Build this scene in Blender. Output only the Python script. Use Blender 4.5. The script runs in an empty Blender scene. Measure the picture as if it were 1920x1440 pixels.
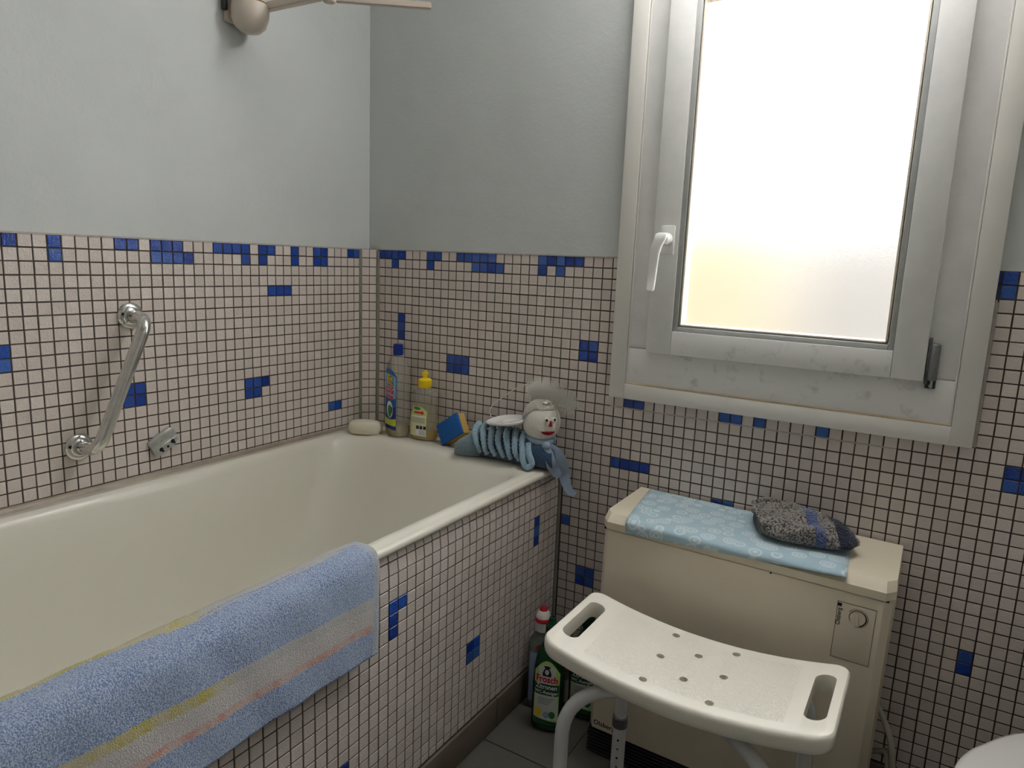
import bpy, bmesh, math, random
from mathutils import Vector, Matrix
from math import sin, cos, pi, radians as rad
random.seed(7)
SC = bpy.context.scene
COL = SC.collection

# ------------------------------------------------------------------ camera
# camera solved from the mosaic grid (27 mm pitch); all sizes below are in millimetres
P = 27.0
RW = ((0.8510922, 0.52356748, 0.03897646), (0.12388417, -0.12812946, -0.98398961), (-0.51019093, 0.84229445, -0.17391171))
CAMP = (1541.8, -1656.9, 1166.7)
FPX = 1312.55
cd = bpy.data.cameras.new('camera'); cam = bpy.data.objects.new('camera', cd); COL.objects.link(cam)
m = Matrix(((RW[0][0], -RW[1][0], -RW[2][0], CAMP[0] / 1000), (RW[0][1], -RW[1][1], -RW[2][1], CAMP[1] / 1000),
            (RW[0][2], -RW[1][2], -RW[2][2], CAMP[2] / 1000), (0, 0, 0, 1)))
cam.matrix_world = m
cd.sensor_width = 36; cd.lens = FPX / 1920 * 36; cd.clip_start = .02; cd.clip_end = 200
SC.camera = cam

# ------------------------------------------------------------------ sky, exposure
SKY = 58.0                                     # zenith radiance of the overcast sky
FILL_LIGHT = 54.0  # strength of the added light box above the window
w = bpy.data.worlds.new('world'); SC.world = w; w.use_nodes = True
bg = w.node_tree.nodes['Background']
bg.inputs['Color'].default_value = (.94, .97, 1.0, 1)          # even overcast sky
tc = w.node_tree.nodes.new('ShaderNodeTexCoord'); sz = w.node_tree.nodes.new('ShaderNodeSeparateXYZ'); w.node_tree.links.new(tc.outputs['Generated'], sz.inputs[0])
mr = w.node_tree.nodes.new('ShaderNodeMapRange'); w.node_tree.links.new(sz.outputs['Z'], mr.inputs[0])   # standard overcast sky: (1 + 2 sin h) / 3
mr.inputs[1].default_value = 0; mr.inputs[2].default_value = 1; mr.inputs[3].default_value = SKY / 3; mr.inputs[4].default_value = SKY
w.node_tree.links.new(mr.outputs[0], bg.inputs['Strength'])
SC.view_settings.view_transform = 'Standard'
SC.view_settings.look = 'None'
SC.view_settings.exposure = -0.06
SC.view_settings.gamma = 1
SC.view_settings.use_curve_mapping = False
SC.cycles.use_denoising = True
SC.cycles.max_bounces = 10
SC.cycles.diffuse_bounces = 5
SC.cycles.glossy_bounces = 3
SC.cycles.adaptive_threshold = .04
SC.cycles.transmission_bounces = 12
SC.cycles.transparent_max_bounces = 16
SC.cycles.sample_clamp_indirect = 10

# ------------------------------------------------------------------ helpers
def lin(c):
    return tuple(((v / 255) / 12.92 if v / 255 <= .04045 else (((v / 255) + .055) / 1.055) ** 2.4) for v in c[:3])

def px(p):                                     # world (mm) -> photo pixel, used only to choose which tiles are single objects
    d = [p[i] - CAMP[i] for i in range(3)]
    y = [sum(RW[r][i] * d[i] for i in range(3)) for r in range(3)]
    if y[2] < 50: return (-9999, -9999)
    return (960 + FPX * y[0] / y[2], 720 + FPX * y[1] / y[2])

def inpoly(p, poly):
    x, y = p; r = False
    for i in range(len(poly)):
        (x1, y1), (x2, y2) = poly[i], poly[i - 1]
        if (y1 > y) != (y2 > y) and x < (x2 - x1) * (y - y1) / (y2 - y1) + x1: r = not r
    return r

class N:                                       # small node-tree helper
    def __init__(s, name):
        s.m = bpy.data.materials.new(name); s.m.use_nodes = True; s.t = s.m.node_tree
        s.b = s.t.nodes['Principled BSDF']; s.out = s.t.nodes['Material Output']
    def n(s, typ, **kw):
        q = s.t.nodes.new(typ)
        for k, v in kw.items():
            if k in q.inputs: q.inputs[k].default_value = v
            else: setattr(q, k, v)
        return q
    def l(s, a, b): s.t.links.new(a, b)
    def pos(s): return s.n('ShaderNodeNewGeometry').outputs['Position']
    def obj(s): return s.n('ShaderNodeTexCoord').outputs['Object']
    def noise(s, scale, vec=None, detail=3, rough=.55):
        q = s.n('ShaderNodeTexNoise'); q.inputs['Scale'].default_value = scale; q.inputs['Detail'].default_value = detail
        q.inputs['Roughness'].default_value = rough
        s.l(vec if vec else s.pos(), q.inputs['Vector']); return q.outputs['Fac']
    def ramp(s, fac, stops):
        q = s.n('ShaderNodeValToRGB'); e = q.color_ramp.elements
        while len(e) < len(stops): e.new(.5)
        for i, (p, c) in enumerate(stops):
            e[i].position = p; e[i].color = (*c, 1)
        s.l(fac, q.inputs['Fac']); return q.outputs['Color']
    def bump(s, h, strength=.3, dist=.001, prev=None):
        q = s.n('ShaderNodeBump'); q.inputs['Strength'].default_value = strength; q.inputs['Distance'].default_value = dist
        s.l(h, q.inputs['Height'])
        if prev: s.l(prev, q.inputs['Normal'])
        s.l(q.outputs['Normal'], s.b.inputs['Normal']); return q.outputs['Normal']
    def mix(s, fac, a, b):
        q = s.n('ShaderNodeMix', data_type='RGBA')
        for sock, v in ((q.inputs[0], fac), (q.inputs[6], a), (q.inputs[7], b)):
            if hasattr(v, 'is_linked') or hasattr(v, 'links'): s.l(v, sock)
            else: sock.default_value = v if isinstance(v, float) else (*v, 1)
        return q.outputs[2]

def mat(name, c, rough=.5, metal=0, var=0, vscale=12, bump=0, bscale=200, bdist=.0006, coat=0, spec=.5, trans=0, ior=1.45, alpha=1, sss=0, obj=False):
    k = N(name); c = lin(c); b = k.b
    b.inputs['Base Color'].default_value = (*c, 1); b.inputs['Roughness'].default_value = rough
    b.inputs['Metallic'].default_value = metal; b.inputs['Coat Weight'].default_value = coat
    b.inputs['Specular IOR Level'].default_value = spec; b.inputs['Transmission Weight'].default_value = trans
    b.inputs['IOR'].default_value = ior; b.inputs['Alpha'].default_value = alpha
    if sss:
        b.inputs['Subsurface Weight'].default_value = sss; b.inputs['Subsurface Scale'].default_value = .01
    v = k.obj() if obj else k.pos()
    if var:
        k.l(k.ramp(k.noise(vscale, v, 5), [(.3, tuple(x * (1 - var) for x in c)), (.7, tuple(min(1, x * (1 + var * .6)) for x in c))]), b.inputs['Base Color'])
    if bump: k.bump(k.noise(bscale, v), bump, bdist)
    return k.m

def tile_mat(name, cols, rough, bs, bd, grey=None):
    k = N(name); b = k.b
    oi = k.n('ShaderNodeObjectInfo'); g = k.n('ShaderNodeNewGeometry')
    a = k.n('ShaderNodeMath', operation='ADD'); k.l(oi.outputs['Random'], a.inputs[0]); k.l(g.outputs['Random Per Island'], a.inputs[1])
    f = k.n('ShaderNodeMath', operation='FRACT'); k.l(a.outputs[0], f.inputs[0])
    n = len(cols)
    col = k.ramp(f.outputs[0], [(i / (n - 1), lin(c)) for i, c in enumerate(cols)])
    if grey:                                    # soap film and scuffs with a shape of their own
        d = k.n('ShaderNodeMath', operation='MULTIPLY'); d.use_clamp = True
        s2 = k.n('ShaderNodeMath', operation='SUBTRACT'); k.l(k.noise(17, None, 9, .72), s2.inputs[0]); s2.inputs[1].default_value = .57
        k.l(s2.outputs[0], d.inputs[0]); d.inputs[1].default_value = 2.2
        col = k.mix(d.outputs[0], col, lin(grey))
    k.l(col, b.inputs['Base Color']); b.inputs['Roughness'].default_value = rough
    k.bump(k.noise(bs, None, 2, .5), .7, bd)
    return k.m

MAT = {}
MAT['tile'] = tile_mat('glazed_white_mosaic', [(212, 202, 196), (206, 195, 189), (216, 207, 202), (203, 194, 188), (210, 200, 195)], .07, 300, .0012)
MAT['tile_scuffed'] = tile_mat('scuffed_white_mosaic', [(196, 187, 182), (190, 181, 176), (199, 191, 187), (187, 180, 175)], .25, 260, .0006, (140, 128, 126))
MAT['blue'] = tile_mat('glazed_blue_mosaic', [(22, 52, 138), (38, 78, 164), (28, 62, 150), (64, 102, 176), (18, 44, 128)], .07, 300, .0014)
MAT['grout'] = mat('dark_grout', (70, 60, 54), .9, var=.2, vscale=60)
MAT['grout_light'] = mat('pale_grout', (176, 170, 164), .9, var=.15, vscale=80)
MAT['silicone'] = mat('grey_silicone', (128, 126, 118), .45, var=.12, vscale=30, bump=.1)
MAT['silicone_tub'] = mat('brownish_silicone', (150, 138, 122), .4, var=.2, vscale=20, bump=.1)
def plaster():
    k = N('painted_plaster')
    col = k.ramp(k.noise(3.2, None, 6, .6), [(.3, lin((195, 199, 199))), (.7, lin((204, 208, 208)))])
    sp = k.n('ShaderNodeMath', operation='GREATER_THAN'); k.l(k.noise(24, None, 8, .78), sp.inputs[0]); sp.inputs[1].default_value = .715
    col = k.mix(sp.outputs[0], col, lin((176, 184, 188)))
    k.l(col, k.b.inputs['Base Color']); k.b.inputs['Roughness'].default_value = .75
    n1 = k.bump(k.noise(8, None, 6, .62), .3, .008)
    k.bump(k.noise(120, None, 3), .35, .0012, n1)
    return k.m
MAT['plaster'] = plaster()
MAT['plaster_far'] = mat('grey_painted_wall', (176, 174, 168), .8)
MAT['ceiling'] = mat('white_ceiling', (226, 226, 222), .9)
MAT['tub'] = mat('enamel', (222, 219, 207), .26, var=.02, vscale=3)
MAT['frame'] = mat('white_lacquered_frame', (236, 236, 235), .4, var=.05, vscale=22, bump=.08, bscale=30)
MAT['casing'] = mat('white_painted_casing', (229, 227, 222), .5, var=.03, vscale=12, bump=.15, bscale=40)
MAT['bead'] = mat('grey_aluminium_bead', (176, 178, 178), .45, .35, var=.08, vscale=30)
MAT['reveal'] = mat('cream_reveal', (232, 222, 204), .5)
MAT['chrome'] = mat('chrome', (224, 224, 222), .16, 1, var=.1, vscale=60)
MAT['chrome_dull'] = mat('dull_chrome', (200, 203, 202), .3, .75, var=.15, vscale=60)
MAT['steel_dark'] = mat('grey_zinc', (120, 122, 124), .4, .8, var=.2, vscale=90)
MAT['black'] = mat('black_hole', (14, 13, 13), .8)
MAT['dark'] = mat('dark_plastic', (44, 44, 50), .5)
MAT['beige_plastic'] = mat('yellowed_plastic', (205, 194, 182), .4, var=.04)
MAT['heater'] = mat('cream_enamelled_sheet', (222, 211, 192), .33, var=.02, vscale=6)
MAT['heater_lid'] = mat('cream_lid', (216, 207, 186), .4, var=.02, vscale=6)
MAT['white_plastic'] = mat('white_plastic', (224, 220, 208), .35, var=.02, vscale=9)
MAT['white_handle'] = mat('bright_white_plastic', (236, 236, 234), .25)
MAT['tube'] = mat('white_coated_tube', (206, 206, 206), .3)
MAT['rubber'] = mat('grey_collar', (96, 96, 98), .5)
MAT['porcelain'] = mat('porcelain', (216, 215, 212), .12, coat=.6)
MAT['hose'] = mat('grey_hose', (172, 172, 160), .45)
MAT['floor'] = mat('grey_floor_tile', (92, 91, 85), .35, var=.06, vscale=9, bump=.1)
MAT['skirting'] = mat('beige_skirting_tile', (104, 94, 83), .4, var=.08, vscale=14)
MAT['grass'] = mat('garden_ground', (48, 46, 40), .95, var=.15, vscale=1.5)
MAT['yellow_wall'] = mat('yellow_render', (62, 53, 34), .9)
MAT['pale_wall'] = mat('pale_render', (50, 47, 44), .9)

def mesh_obj(name, verts, faces, material, parent=None, smooth=False, angle=None, mats=None, mi=None):
    me = bpy.data.meshes.new(name)
    me.from_pydata([(v[0] / 1000, v[1] / 1000, v[2] / 1000) for v in verts], [], faces)
    for q in (mats or [material]): me.materials.append(MAT[q] if isinstance(q, str) else q)
    if mi:
        for p, i in zip(me.polygons, mi): p.material_index = i
    return link(name, me, parent, smooth, angle)

def link(name, me, parent=None, smooth=False, angle=None):
    me.update()
    if smooth:
        for p in me.polygons: p.use_smooth = True
        if angle: me.set_sharp_from_angle(angle=rad(angle))
    o = bpy.data.objects.new(name, me); COL.objects.link(o)
    if parent is not None: o.parent = parent
    return o

def bm_obj(name, bm, material, parent=None, smooth=False, angle=None):
    me = bpy.data.meshes.new(name); bmesh.ops.recalc_face_normals(bm, faces=bm.faces); bm.to_mesh(me); bm.free()
    me.transform(Matrix.Scale(.001, 4)); me.materials.append(MAT[material] if isinstance(material, str) else material)
    return link(name, me, parent, smooth, angle)

def empty(name, parent=None):
    o = bpy.data.objects.new(name, None); o.empty_display_size = .05; COL.objects.link(o)
    if parent is not None: o.parent = parent
    return o

def tag(o, label, cat, group=None):
    o['label'] = label; o['category'] = cat
    if group: o['group'] = group
    return o

def struct(o): o['kind'] = 'structure'; return o

def box(name, x0, x1, y0, y1, z0, z1, material, parent=None, bev=0, seg=2, mtx=None):
    bm = bmesh.new()
    bmesh.ops.create_cube(bm, size=1)
    for v in bm.verts: v.co = Vector(((x0 + x1) / 2 + v.co.x * (x1 - x0), (y0 + y1) / 2 + v.co.y * (y1 - y0), (z0 + z1) / 2 + v.co.z * (z1 - z0)))
    if bev: bmesh.ops.bevel(bm, geom=bm.edges[:], offset=bev, segments=seg, affect='EDGES', profile=.5)
    if mtx: bm.transform(mtx)
    return bm_obj(name, bm, material, parent, bool(bev), 40 if bev else None)

def prism(name, poly, axis, a, b, material, parent=None, bev=0, mtx=None):   # polygon extruded along an axis
    vs = []
    for t in (a, b):
        for (u, v) in poly: vs.append({'x': (t, u, v), 'y': (u, t, v), 'z': (u, v, t)}[axis])
    n = len(poly)
    bm = bmesh.new(); bv = [bm.verts.new(v) for v in vs]
    bm.faces.new(bv[:n]); bm.faces.new(bv[n:])
    for i in range(n): bm.faces.new((bv[i], bv[(i + 1) % n], bv[n + (i + 1) % n], bv[n + i]))
    bmesh.ops.recalc_face_normals(bm, faces=bm.faces)
    if bev: bmesh.ops.bevel(bm, geom=bm.edges[:], offset=bev, segments=2, affect='EDGES', profile=.5)
    if mtx: bm.transform(mtx)
    return bm_obj(name, bm, material, parent, bool(bev), 40 if bev else None)

def loft(name, rings, material, parent=None, cap=True, smooth=True, angle=50, closed=True):
    n = len(rings[0]); vs = [p for r in rings for p in r]; fs = []
    for i in range(len(rings) - 1):
        for j in range(n if closed else n - 1):
            k = (j + 1) % n
            fs.append((i * n + j, i * n + k, (i + 1) * n + k, (i + 1) * n + j))
    if cap:
        fs.append(tuple(range(n - 1, -1, -1))); fs.append(tuple((len(rings) - 1) * n + j for j in range(n)))
    o = mesh_obj(name, vs, fs, material, parent)
    bm = bmesh.new(); bm.from_mesh(o.data); bmesh.ops.recalc_face_normals(bm, faces=bm.faces); bm.to_mesh(o.data); bm.free()
    if smooth:
        for p in o.data.polygons: p.use_smooth = True
        if angle: o.data.set_sharp_from_angle(angle=rad(angle))
    return o

def lathe(name, prof, material, parent=None, n=32, axis='z', at=(0, 0, 0), angle=40, mtx=None):
    rings = []
    for (r, h) in prof:
        ring = []
        for i in range(n):
            a = 2 * pi * i / n; u, v = r * cos(a), r * sin(a)
            p = {'z': (u, v, h), 'x': (h, u, v), 'y': (u, h, v)}[axis]
            p = Vector(p)
            if mtx: p = mtx @ p
            ring.append((at[0] + p[0], at[1] + p[1], at[2] + p[2]))
        rings.append(ring)
    return loft(name, rings, material, parent, angle=angle)

def smooth_path(pts, radius, seg=8):
    pts = [Vector(p) for p in pts]; out = [pts[0]]
    for i in range(1, len(pts) - 1):
        a, b, c = pts[i - 1], pts[i], pts[i + 1]
        r = min(radius, (a - b).length * .49, (c - b).length * .49)
        p0 = b + (a - b).normalized() * r; p1 = b + (c - b).normalized() * r
        for k in range(seg + 1):
            t = k / seg; out.append(p0 * (1 - t) ** 2 + b * 2 * t * (1 - t) + p1 * t ** 2)
    out.append(pts[-1]); return out

def catmull(pts, seg=8):
    pts = [Vector(p) for p in pts]; q = [pts[0] * 2 - pts[1]] + pts + [pts[-1] * 2 - pts[-2]]; out = []
    for i in range(1, len(q) - 2):
        a, b, c, d = q[i - 1:i + 3]
        for k in range(seg):
            t = k / seg
            out.append(.5 * (2 * b + (c - a) * t + (2 * a - 5 * b + 4 * c - d) * t * t + (3 * b - a - 3 * c + d) * t ** 3))
    out.append(pts[-1]); return out

def tube(name, path, r, material, parent=None, n=14, angle=60, flat=None):
    path = [Vector(p) for p in path]; rings = []; up = None
    for i, p in enumerate(path):
        t = (path[min(i + 1, len(path) - 1)] - path[max(i - 1, 0)]).normalized()
        if up is None:
            up = Vector((0, 0, 1)) if abs(t.z) < .9 else Vector((0, 1, 0))
        up = (up - t * up.dot(t)).normalized(); sd = t.cross(up)
        rr = r[i] if isinstance(r, (list, tuple)) else r
        rings.append([tuple(p + up * (rr * cos(2 * pi * k / n)) + sd * (rr * (flat or 1) * sin(2 * pi * k / n))) for k in range(n)])
    return loft(name, rings, material, parent, angle=angle)

def text_mesh(body, size, bold=0.0, align='CENTER'):
    c = bpy.data.curves.new('t', 'FONT'); c.body = body; c.size = size; c.offset = bold; c.align_x = align; c.resolution_u = 3
    c.fill_mode = 'FRONT'
    o = bpy.data.objects.new('t', c); COL.objects.link(o)
    dg = bpy.context.evaluated_depsgraph_get()
    me = bpy.data.meshes.new_from_object(o.evaluated_get(dg))
    bpy.data.objects.remove(o); bpy.data.curves.remove(c)
    vs = [tuple(v.co) for v in me.vertices]; fs = [tuple(p.vertices) for p in me.polygons]
    bpy.data.meshes.remove(me); return vs, fs

def lettering(name, body, size, fn, material, parent, bold=0.0, align='CENTER', xs=1.0):
    vs, fs = text_mesh(body, size, bold, align)
    return mesh_obj(name, [fn(v[0] * xs, v[1]) for v in vs], fs, material, parent)

# ------------------------------------------------------------------ room shell
RX, FY, CZ = 2320, -2450, 2420
TOPZ = 43.83 * P            # upper edge of the mosaic, 1183
OX0, OX1, OZ0, OZ1 = 884, 1582, 876, 1948     # window opening
A0, B0 = 1.4459 * P, 1.5296 * P               # where the mosaic starts beside the corner strip

def slab(verts, faces, mi, x0, x1, y0, y1, z0, z1, k):
    b = len(verts)
    verts += [(x, y, z) for z in (z0, z1) for y in (y0, y1) for x in (x0, x1)]
    for f in ((0, 2, 3, 1), (4, 5, 7, 6), (0, 1, 5, 4), (2, 6, 7, 3), (0, 4, 6, 2), (1, 3, 7, 5)):
        faces.append(tuple(b + i for i in f)); mi.append(k)

v, f, mi = [], [], []
slab(v, f, mi, -200, OX0, 0, 300, 0, TOPZ, 1); slab(v, f, mi, OX1, RX + 200, 0, 300, 0, TOPZ, 1)
slab(v, f, mi, OX0, OX1, 0, 300, 0, OZ0, 1)
slab(v, f, mi, -200, OX0, 0, 300, TOPZ, CZ, 0); slab(v, f, mi, OX1, RX + 200, 0, 300, TOPZ, CZ, 0)
slab(v, f, mi, OX0, OX1, 0, 300, OZ1, CZ, 0)
WALL_BACK = struct(mesh_obj('wall_back', v, f, None, mats=['plaster', 'grout'], mi=mi))
v, f, mi = [], [], []
slab(v, f, mi, -200, 0, FY, 0, 0, TOPZ, 1); slab(v, f, mi, -200, 0, FY, 0, TOPZ, CZ, 0)
WALL_LEFT = struct(mesh_obj('wall_left', v, f, None, mats=['plaster', 'grout'], mi=mi))
struct(box('wall_right', RX, RX + 200, FY, 0, 0, CZ, 'plaster_far'))
struct(box('wall_front', -200, RX + 200, FY - 200, FY, 0, CZ, 'plaster_far'))
struct(box('ceiling', -200, RX + 200, FY - 200, 300, CZ, CZ + 150, 'ceiling'))
FLOOR = struct(box('floor', -200, RX + 200, FY - 200, 300, -150, -3, 'grout'))

# ------------------------------------------------------------------ mosaic
TW = 24.6
def tile_geo(w, h, d=1.5, b=.6):
    vs = []
    for (i, z) in ((0, -1.0), (0, d - b), (b, d)):
        for (sx, sy) in ((-1, -1), (1, -1), (1, 1), (-1, 1)): vs.append((sx * (w / 2 - i), sy * (h / 2 - i), z))
    fs = [(8, 9, 10, 11)]
    for k in (0, 4):
        for i in range(4): fs.append((k + i, k + (i + 1) % 4, k + 4 + (i + 1) % 4, k + 4 + i))
    return vs, fs

_tc = {}
def tile_data(w, h, material):
    key = (round(w, 1), round(h, 1), material)
    if key not in _tc:
        vs, fs = tile_geo(w, h)
        me = bpy.data.meshes.new('tile'); me.from_pydata([tuple(c / 1000 for c in q) for q in vs], [], fs); me.materials.append(MAT[material])
        _tc[key] = me
    return _tc[key]

def lay(parent, cells, u, vv, n, most, hide=(), mwhite='tile', rest='tile_field'):
    # cells: (centre, w, h, blue). The largest in view are objects of their own, the rest of the field is one part
    U, V_, Nn = Vector(u), Vector(vv), Vector(n)
    rr = random.Random(len(cells))
    info = []
    lean = [q[4] if len(q) > 4 else 0 for q in cells]
    for (c, w_, h_, blue) in (q[:4] for q in cells):
        c = Vector(c)
        q = [px(c + U * (sx * w_ / 2) + V_ * (sy * h_ / 2)) for sx, sy in ((-1, -1), (1, -1), (1, 1), (-1, 1))]
        ctr = px(c); area = abs(sum(q[i - 1][0] * q[i][1] - q[i][0] * q[i - 1][1] for i in range(4))) / 2
        seen = 0 <= ctr[0] <= 1920 and 0 <= ctr[1] <= 1440 and not any(inpoly(ctr, h) for h in hide)
        info.append((area if seen else 0, c, w_, h_, blue))
    white = sorted((i for i in range(len(info)) if not info[i][4]), key=lambda i: -info[i][0])
    single = set(i for i in white[:most] if info[i][0] > 60) | set(i for i in range(len(info)) if info[i][4])
    fv, ff = [], []
    for i, (a, c, w_, h_, blue) in enumerate(info):
        tu, tv = rr.gauss(0, .0055), rr.gauss(0, .0055)
        nn = (Nn + U * tu + V_ * (tv - lean[i])).normalized(); uu = (U - nn * U.dot(nn)).normalized(); v2 = nn.cross(uu)
        c = c + U * rr.uniform(-.25, .25) + V_ * rr.uniform(-.25, .25)
        if i in single:
            o = bpy.data.objects.new('blue_tile' if blue else 'tile', tile_data(w_, h_, 'blue' if blue else mwhite)); COL.objects.link(o)
            o.matrix_world = Matrix(((uu.x, v2.x, nn.x, c.x / 1000), (uu.y, v2.y, nn.y, c.y / 1000), (uu.z, v2.z, nn.z, c.z / 1000), (0, 0, 0, 1)))
            o.parent = parent
        else:
            vs, fs = tile_geo(w_, h_); b = len(fv)
            fv += [tuple(c + uu * q[0] + v2 * q[1] + nn * q[2]) for q in vs]; ff += [tuple(b + k for k in q) for q in fs]
    if fv:
        o = mesh_obj(rest, fv, ff, mwhite, parent); o['kind'] = 'stuff'

Zj = lambda j: (43.83 - j) * P
# --- back wall: column i, row j; blue tiles as they sit in the photograph
blueB = set()
for cols, rows in (((0, 1, 2, 3), (0,)), ((2,), (1,)), ((7, 8), (0,)), ((7,), (1,)), ((11, 12, 13, 14, 15), (0,)), ((13, 14, 15, 16), (1,)),
                   ((21, 22, 23, 24, 25), (0,)), ((21, 23), (1,)), ((3,), (7, 8, 9)), ((10, 11, 12), (11, 12)), ((26, 27), (8, 9)),
                   ((30, 31, 32, 33), (19,)), ((31, 32, 40, 41, 43, 48), (13,)), ((40, 41), (21,)), ((58, 59), (0, 1)), ((61, 62), (14, 15)),
                   ((60,), (29, 30)), ((20,), (19,)), ((25,), (26,)), ((27, 28), (31, 32)), ((68, 69), (4,)), ((72,), (20, 21)), ((66,), (0, 1)), ((70, 71), (0,))):
    for a in cols:
        for b in rows: blueB.add((a, b))
cells = []; cells_low = []
for i in range(0, 84):
    for j in range(0, 43):
        x0, x1 = A0 + i * P, A0 + (i + 1) * P; z1, z0 = Zj(j), Zj(j + 1)
        if x1 > RX: continue
        if i < 25 and z1 < 620: continue                     # behind the bathtub
        x0 += 1.45; x1 -= 1.45; z0 += 1.45; z1 -= 1.45
        if z1 > 834:                                         # cut around the window casing
            if x0 < 1628 and x1 > 838:
                if x0 < 838: x1 = min(x1, 838)
                elif x1 > 1628: x0 = max(x0, 1628)
                else: continue
                if x1 - x0 < 2.5: continue
        if z0 < 84: z0 = max(z0, 86)
        if z1 - z0 < 5: continue
        c = ((x0 + x1) / 2, 0, (z0 + z1) / 2)
        (cells_low if (i < 40 and j > 20) else cells).append((c, x1 - x0, z1 - z0, (i, j) in blueB))
HIDE = [[(1128, 955), (1200, 905), (1691, 1018), (1650, 1440), (1090, 1440)], [(716, 650), (768, 650), (835, 770), (890, 830), (716, 830)],
        [(860, 830), (960, 730), (1075, 730), (1060, 900)], [(1018, 1100), (1120, 1100), (1120, 1440), (970, 1440)], [(1780, 1440), (1830, 1390), (1920, 1360), (1920, 1440)]]
lay(WALL_BACK, cells, (1, 0, 0), (0, 0, 1), (0, -1, 0), 300, HIDE)
lay(WALL_BACK, cells_low, (1, 0, 0), (0, 0, 1), (0, -1, 0), 0, HIDE, 'tile_scuffed', 'scuffed_tile_field')
o = box('pale_grout_strip', 838, 1495, -1.2, 1, Zj(14) - 1.6, Zj(14) + 1.6, 'grout_light', WALL_BACK)
o = box('caulk_strip', 1626.3, 1633, -3.5, 1, 833, TOPZ - 60, 'grout_light', WALL_BACK)
o = box('tile_top_fillet', A0, 838, -2.4, 1, TOPZ - 1.2, TOPZ + 2.0, 'grout_light', WALL_BACK)
# --- left wall: column t counted from the corner
blueL = set()
for cols, rows in (((0, 1), (0,)), ((5, 6), (0, 1)), ((9,), (0, 1)), ((12, 13), (0,)), ((13,), (1,)), ((15, 16, 17, 18), (0,)), ((15,), (1,)),
                   ((22, 23, 24), (0, 1)), ((21,), (1,)), ((26, 27), (0,)), ((32,), (0, 1)), ((35, 36), (0,)), ((10, 11, 12), (4,)), ((36, 37), (8, 9)),
                   ((26, 27), (12, 13)), ((13, 14, 15), (13,)), ((14, 15), (14,)), ((3, 4), (17,)), ((40,), (0, 1)), ((43, 44), (5,))):
    for a in cols:
        for b in rows: blueL.add((a, b))
RIM = 630
cells = []
for t in range(0, 66):
    for j in range(0, 21):
        y1, y0 = -(B0 + t * P * .9961) - 1.4, -(B0 + (t + 1) * P * .9961) + 1.4
        z1, z0 = Zj(j) - 1.4 - 1.3, Zj(j + 1) + 1.4 - 1.3
        if j == 20:
            z0 = RIM + 6
            if z1 - z0 < 3: continue
        cells.append(((0, (y0 + y1) / 2, (z0 + z1) / 2), y1 - y0, z1 - z0, (t, j) in blueL))
lay(WALL_LEFT, cells, (0, 1, 0), (0, 0, 1), (1, 0, 0), 300, [[(120, 560), (285, 560), (285, 880), (120, 880)]])
box('tile_top_fillet', -1, 2.4, FY, -B0, TOPZ - 2.5, TOPZ + 1.2, 'grout_light', WALL_LEFT)
# --- diagonal corner strip, two tiles wide
U = Vector((A0, B0, 0)).normalized(); Nn = Vector((U.y, -U.x, 0)); mid = Vector((A0 / 2, -B0 / 2, 0))
TR = struct(prism('trim_1', [(0, -B0), (A0, 0), (0, 0)], 'z', 560, TOPZ - 1, 'grout'))
for s in (-1, 1):
    for j in range(0, 22):
        c = mid + U * (s * 12.6); z = (Zj(j) + Zj(j + 1)) / 2
        o = bpy.data.objects.new('tile', tile_data(23.6, TW, 'tile')); COL.objects.link(o)
        V_ = Vector((0, 0, 1))
        o.matrix_world = Matrix(((U.x, 0, Nn.x, c.x / 1000), (U.y, 0, Nn.y, c.y / 1000), (0, 1, 0, z / 1000), (0, 0, 0, 1))); o.parent = TR
for q in ((A0 - .5, -2.0), (1.2, -B0 + .5)):
    tube('corner_sealant', [(q[0], q[1], 600), (q[0] + .4, q[1], 800), (q[0], q[1] - .3, 1000), (q[0], q[1], TOPZ - 3)], 5.8, 'silicone', TR, n=10)
# --- tiled apron of the bathtub
APX = 26.1 * P - 1.5
WALL_AP = struct(prism('wall_apron', [(APX - 14, 606), (APX - 7.6, 606), (APX - 2.6, 577), (APX - .6, 550), (APX, 530), (APX, 0), (APX - 14, 0)], 'y', -1730, -1, 'grout'))   # the top rows lean in towards the tub
blueA = {(24, 4), (25, 4), (25, 5), (25, 6), (14, 12), (15, 12), (14, 13), (15, 13), (4, 4), (4, 5), (4, 6), (30, 14), (30, 15)}
cells = []
for n in range(0, 64):
    for j in range(0, 20):
        y1, y0 = -(n - .1) * P - 1.5, -(n + .9) * P + 1.5
        if n == 0: y1 = -8
        z1, z0 = 615 - j * P - 1.4, 615 - (j + 1) * P + 1.4
        if j == 19: z0 = 86
        cells.append(((APX - (4.6, 1.3, .25)[j] if j < 3 else APX, (y0 + y1) / 2, (z0 + z1) / 2), y1 - y0, z1 - z0, (n, j) in blueA, (-.24, -.11, -.035)[j] if j < 3 else 0))
lay(WALL_AP, cells, (0, 1, 0), (0, 0, 1), (1, 0, 0), 300, [[(0, 1290), (652, 1020), (700, 1040), (705, 1225), (350, 1440), (0, 1440)], [(980, 1180), (1060, 1180), (1060, 1400), (980, 1400)]])
tube('corner_sealant', [(APX + 3, -2.5, 2), (APX + 3.5, -3, 300), (APX + 3, -2.5, 612)], 5, 'silicone', WALL_AP, n=10)
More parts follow.
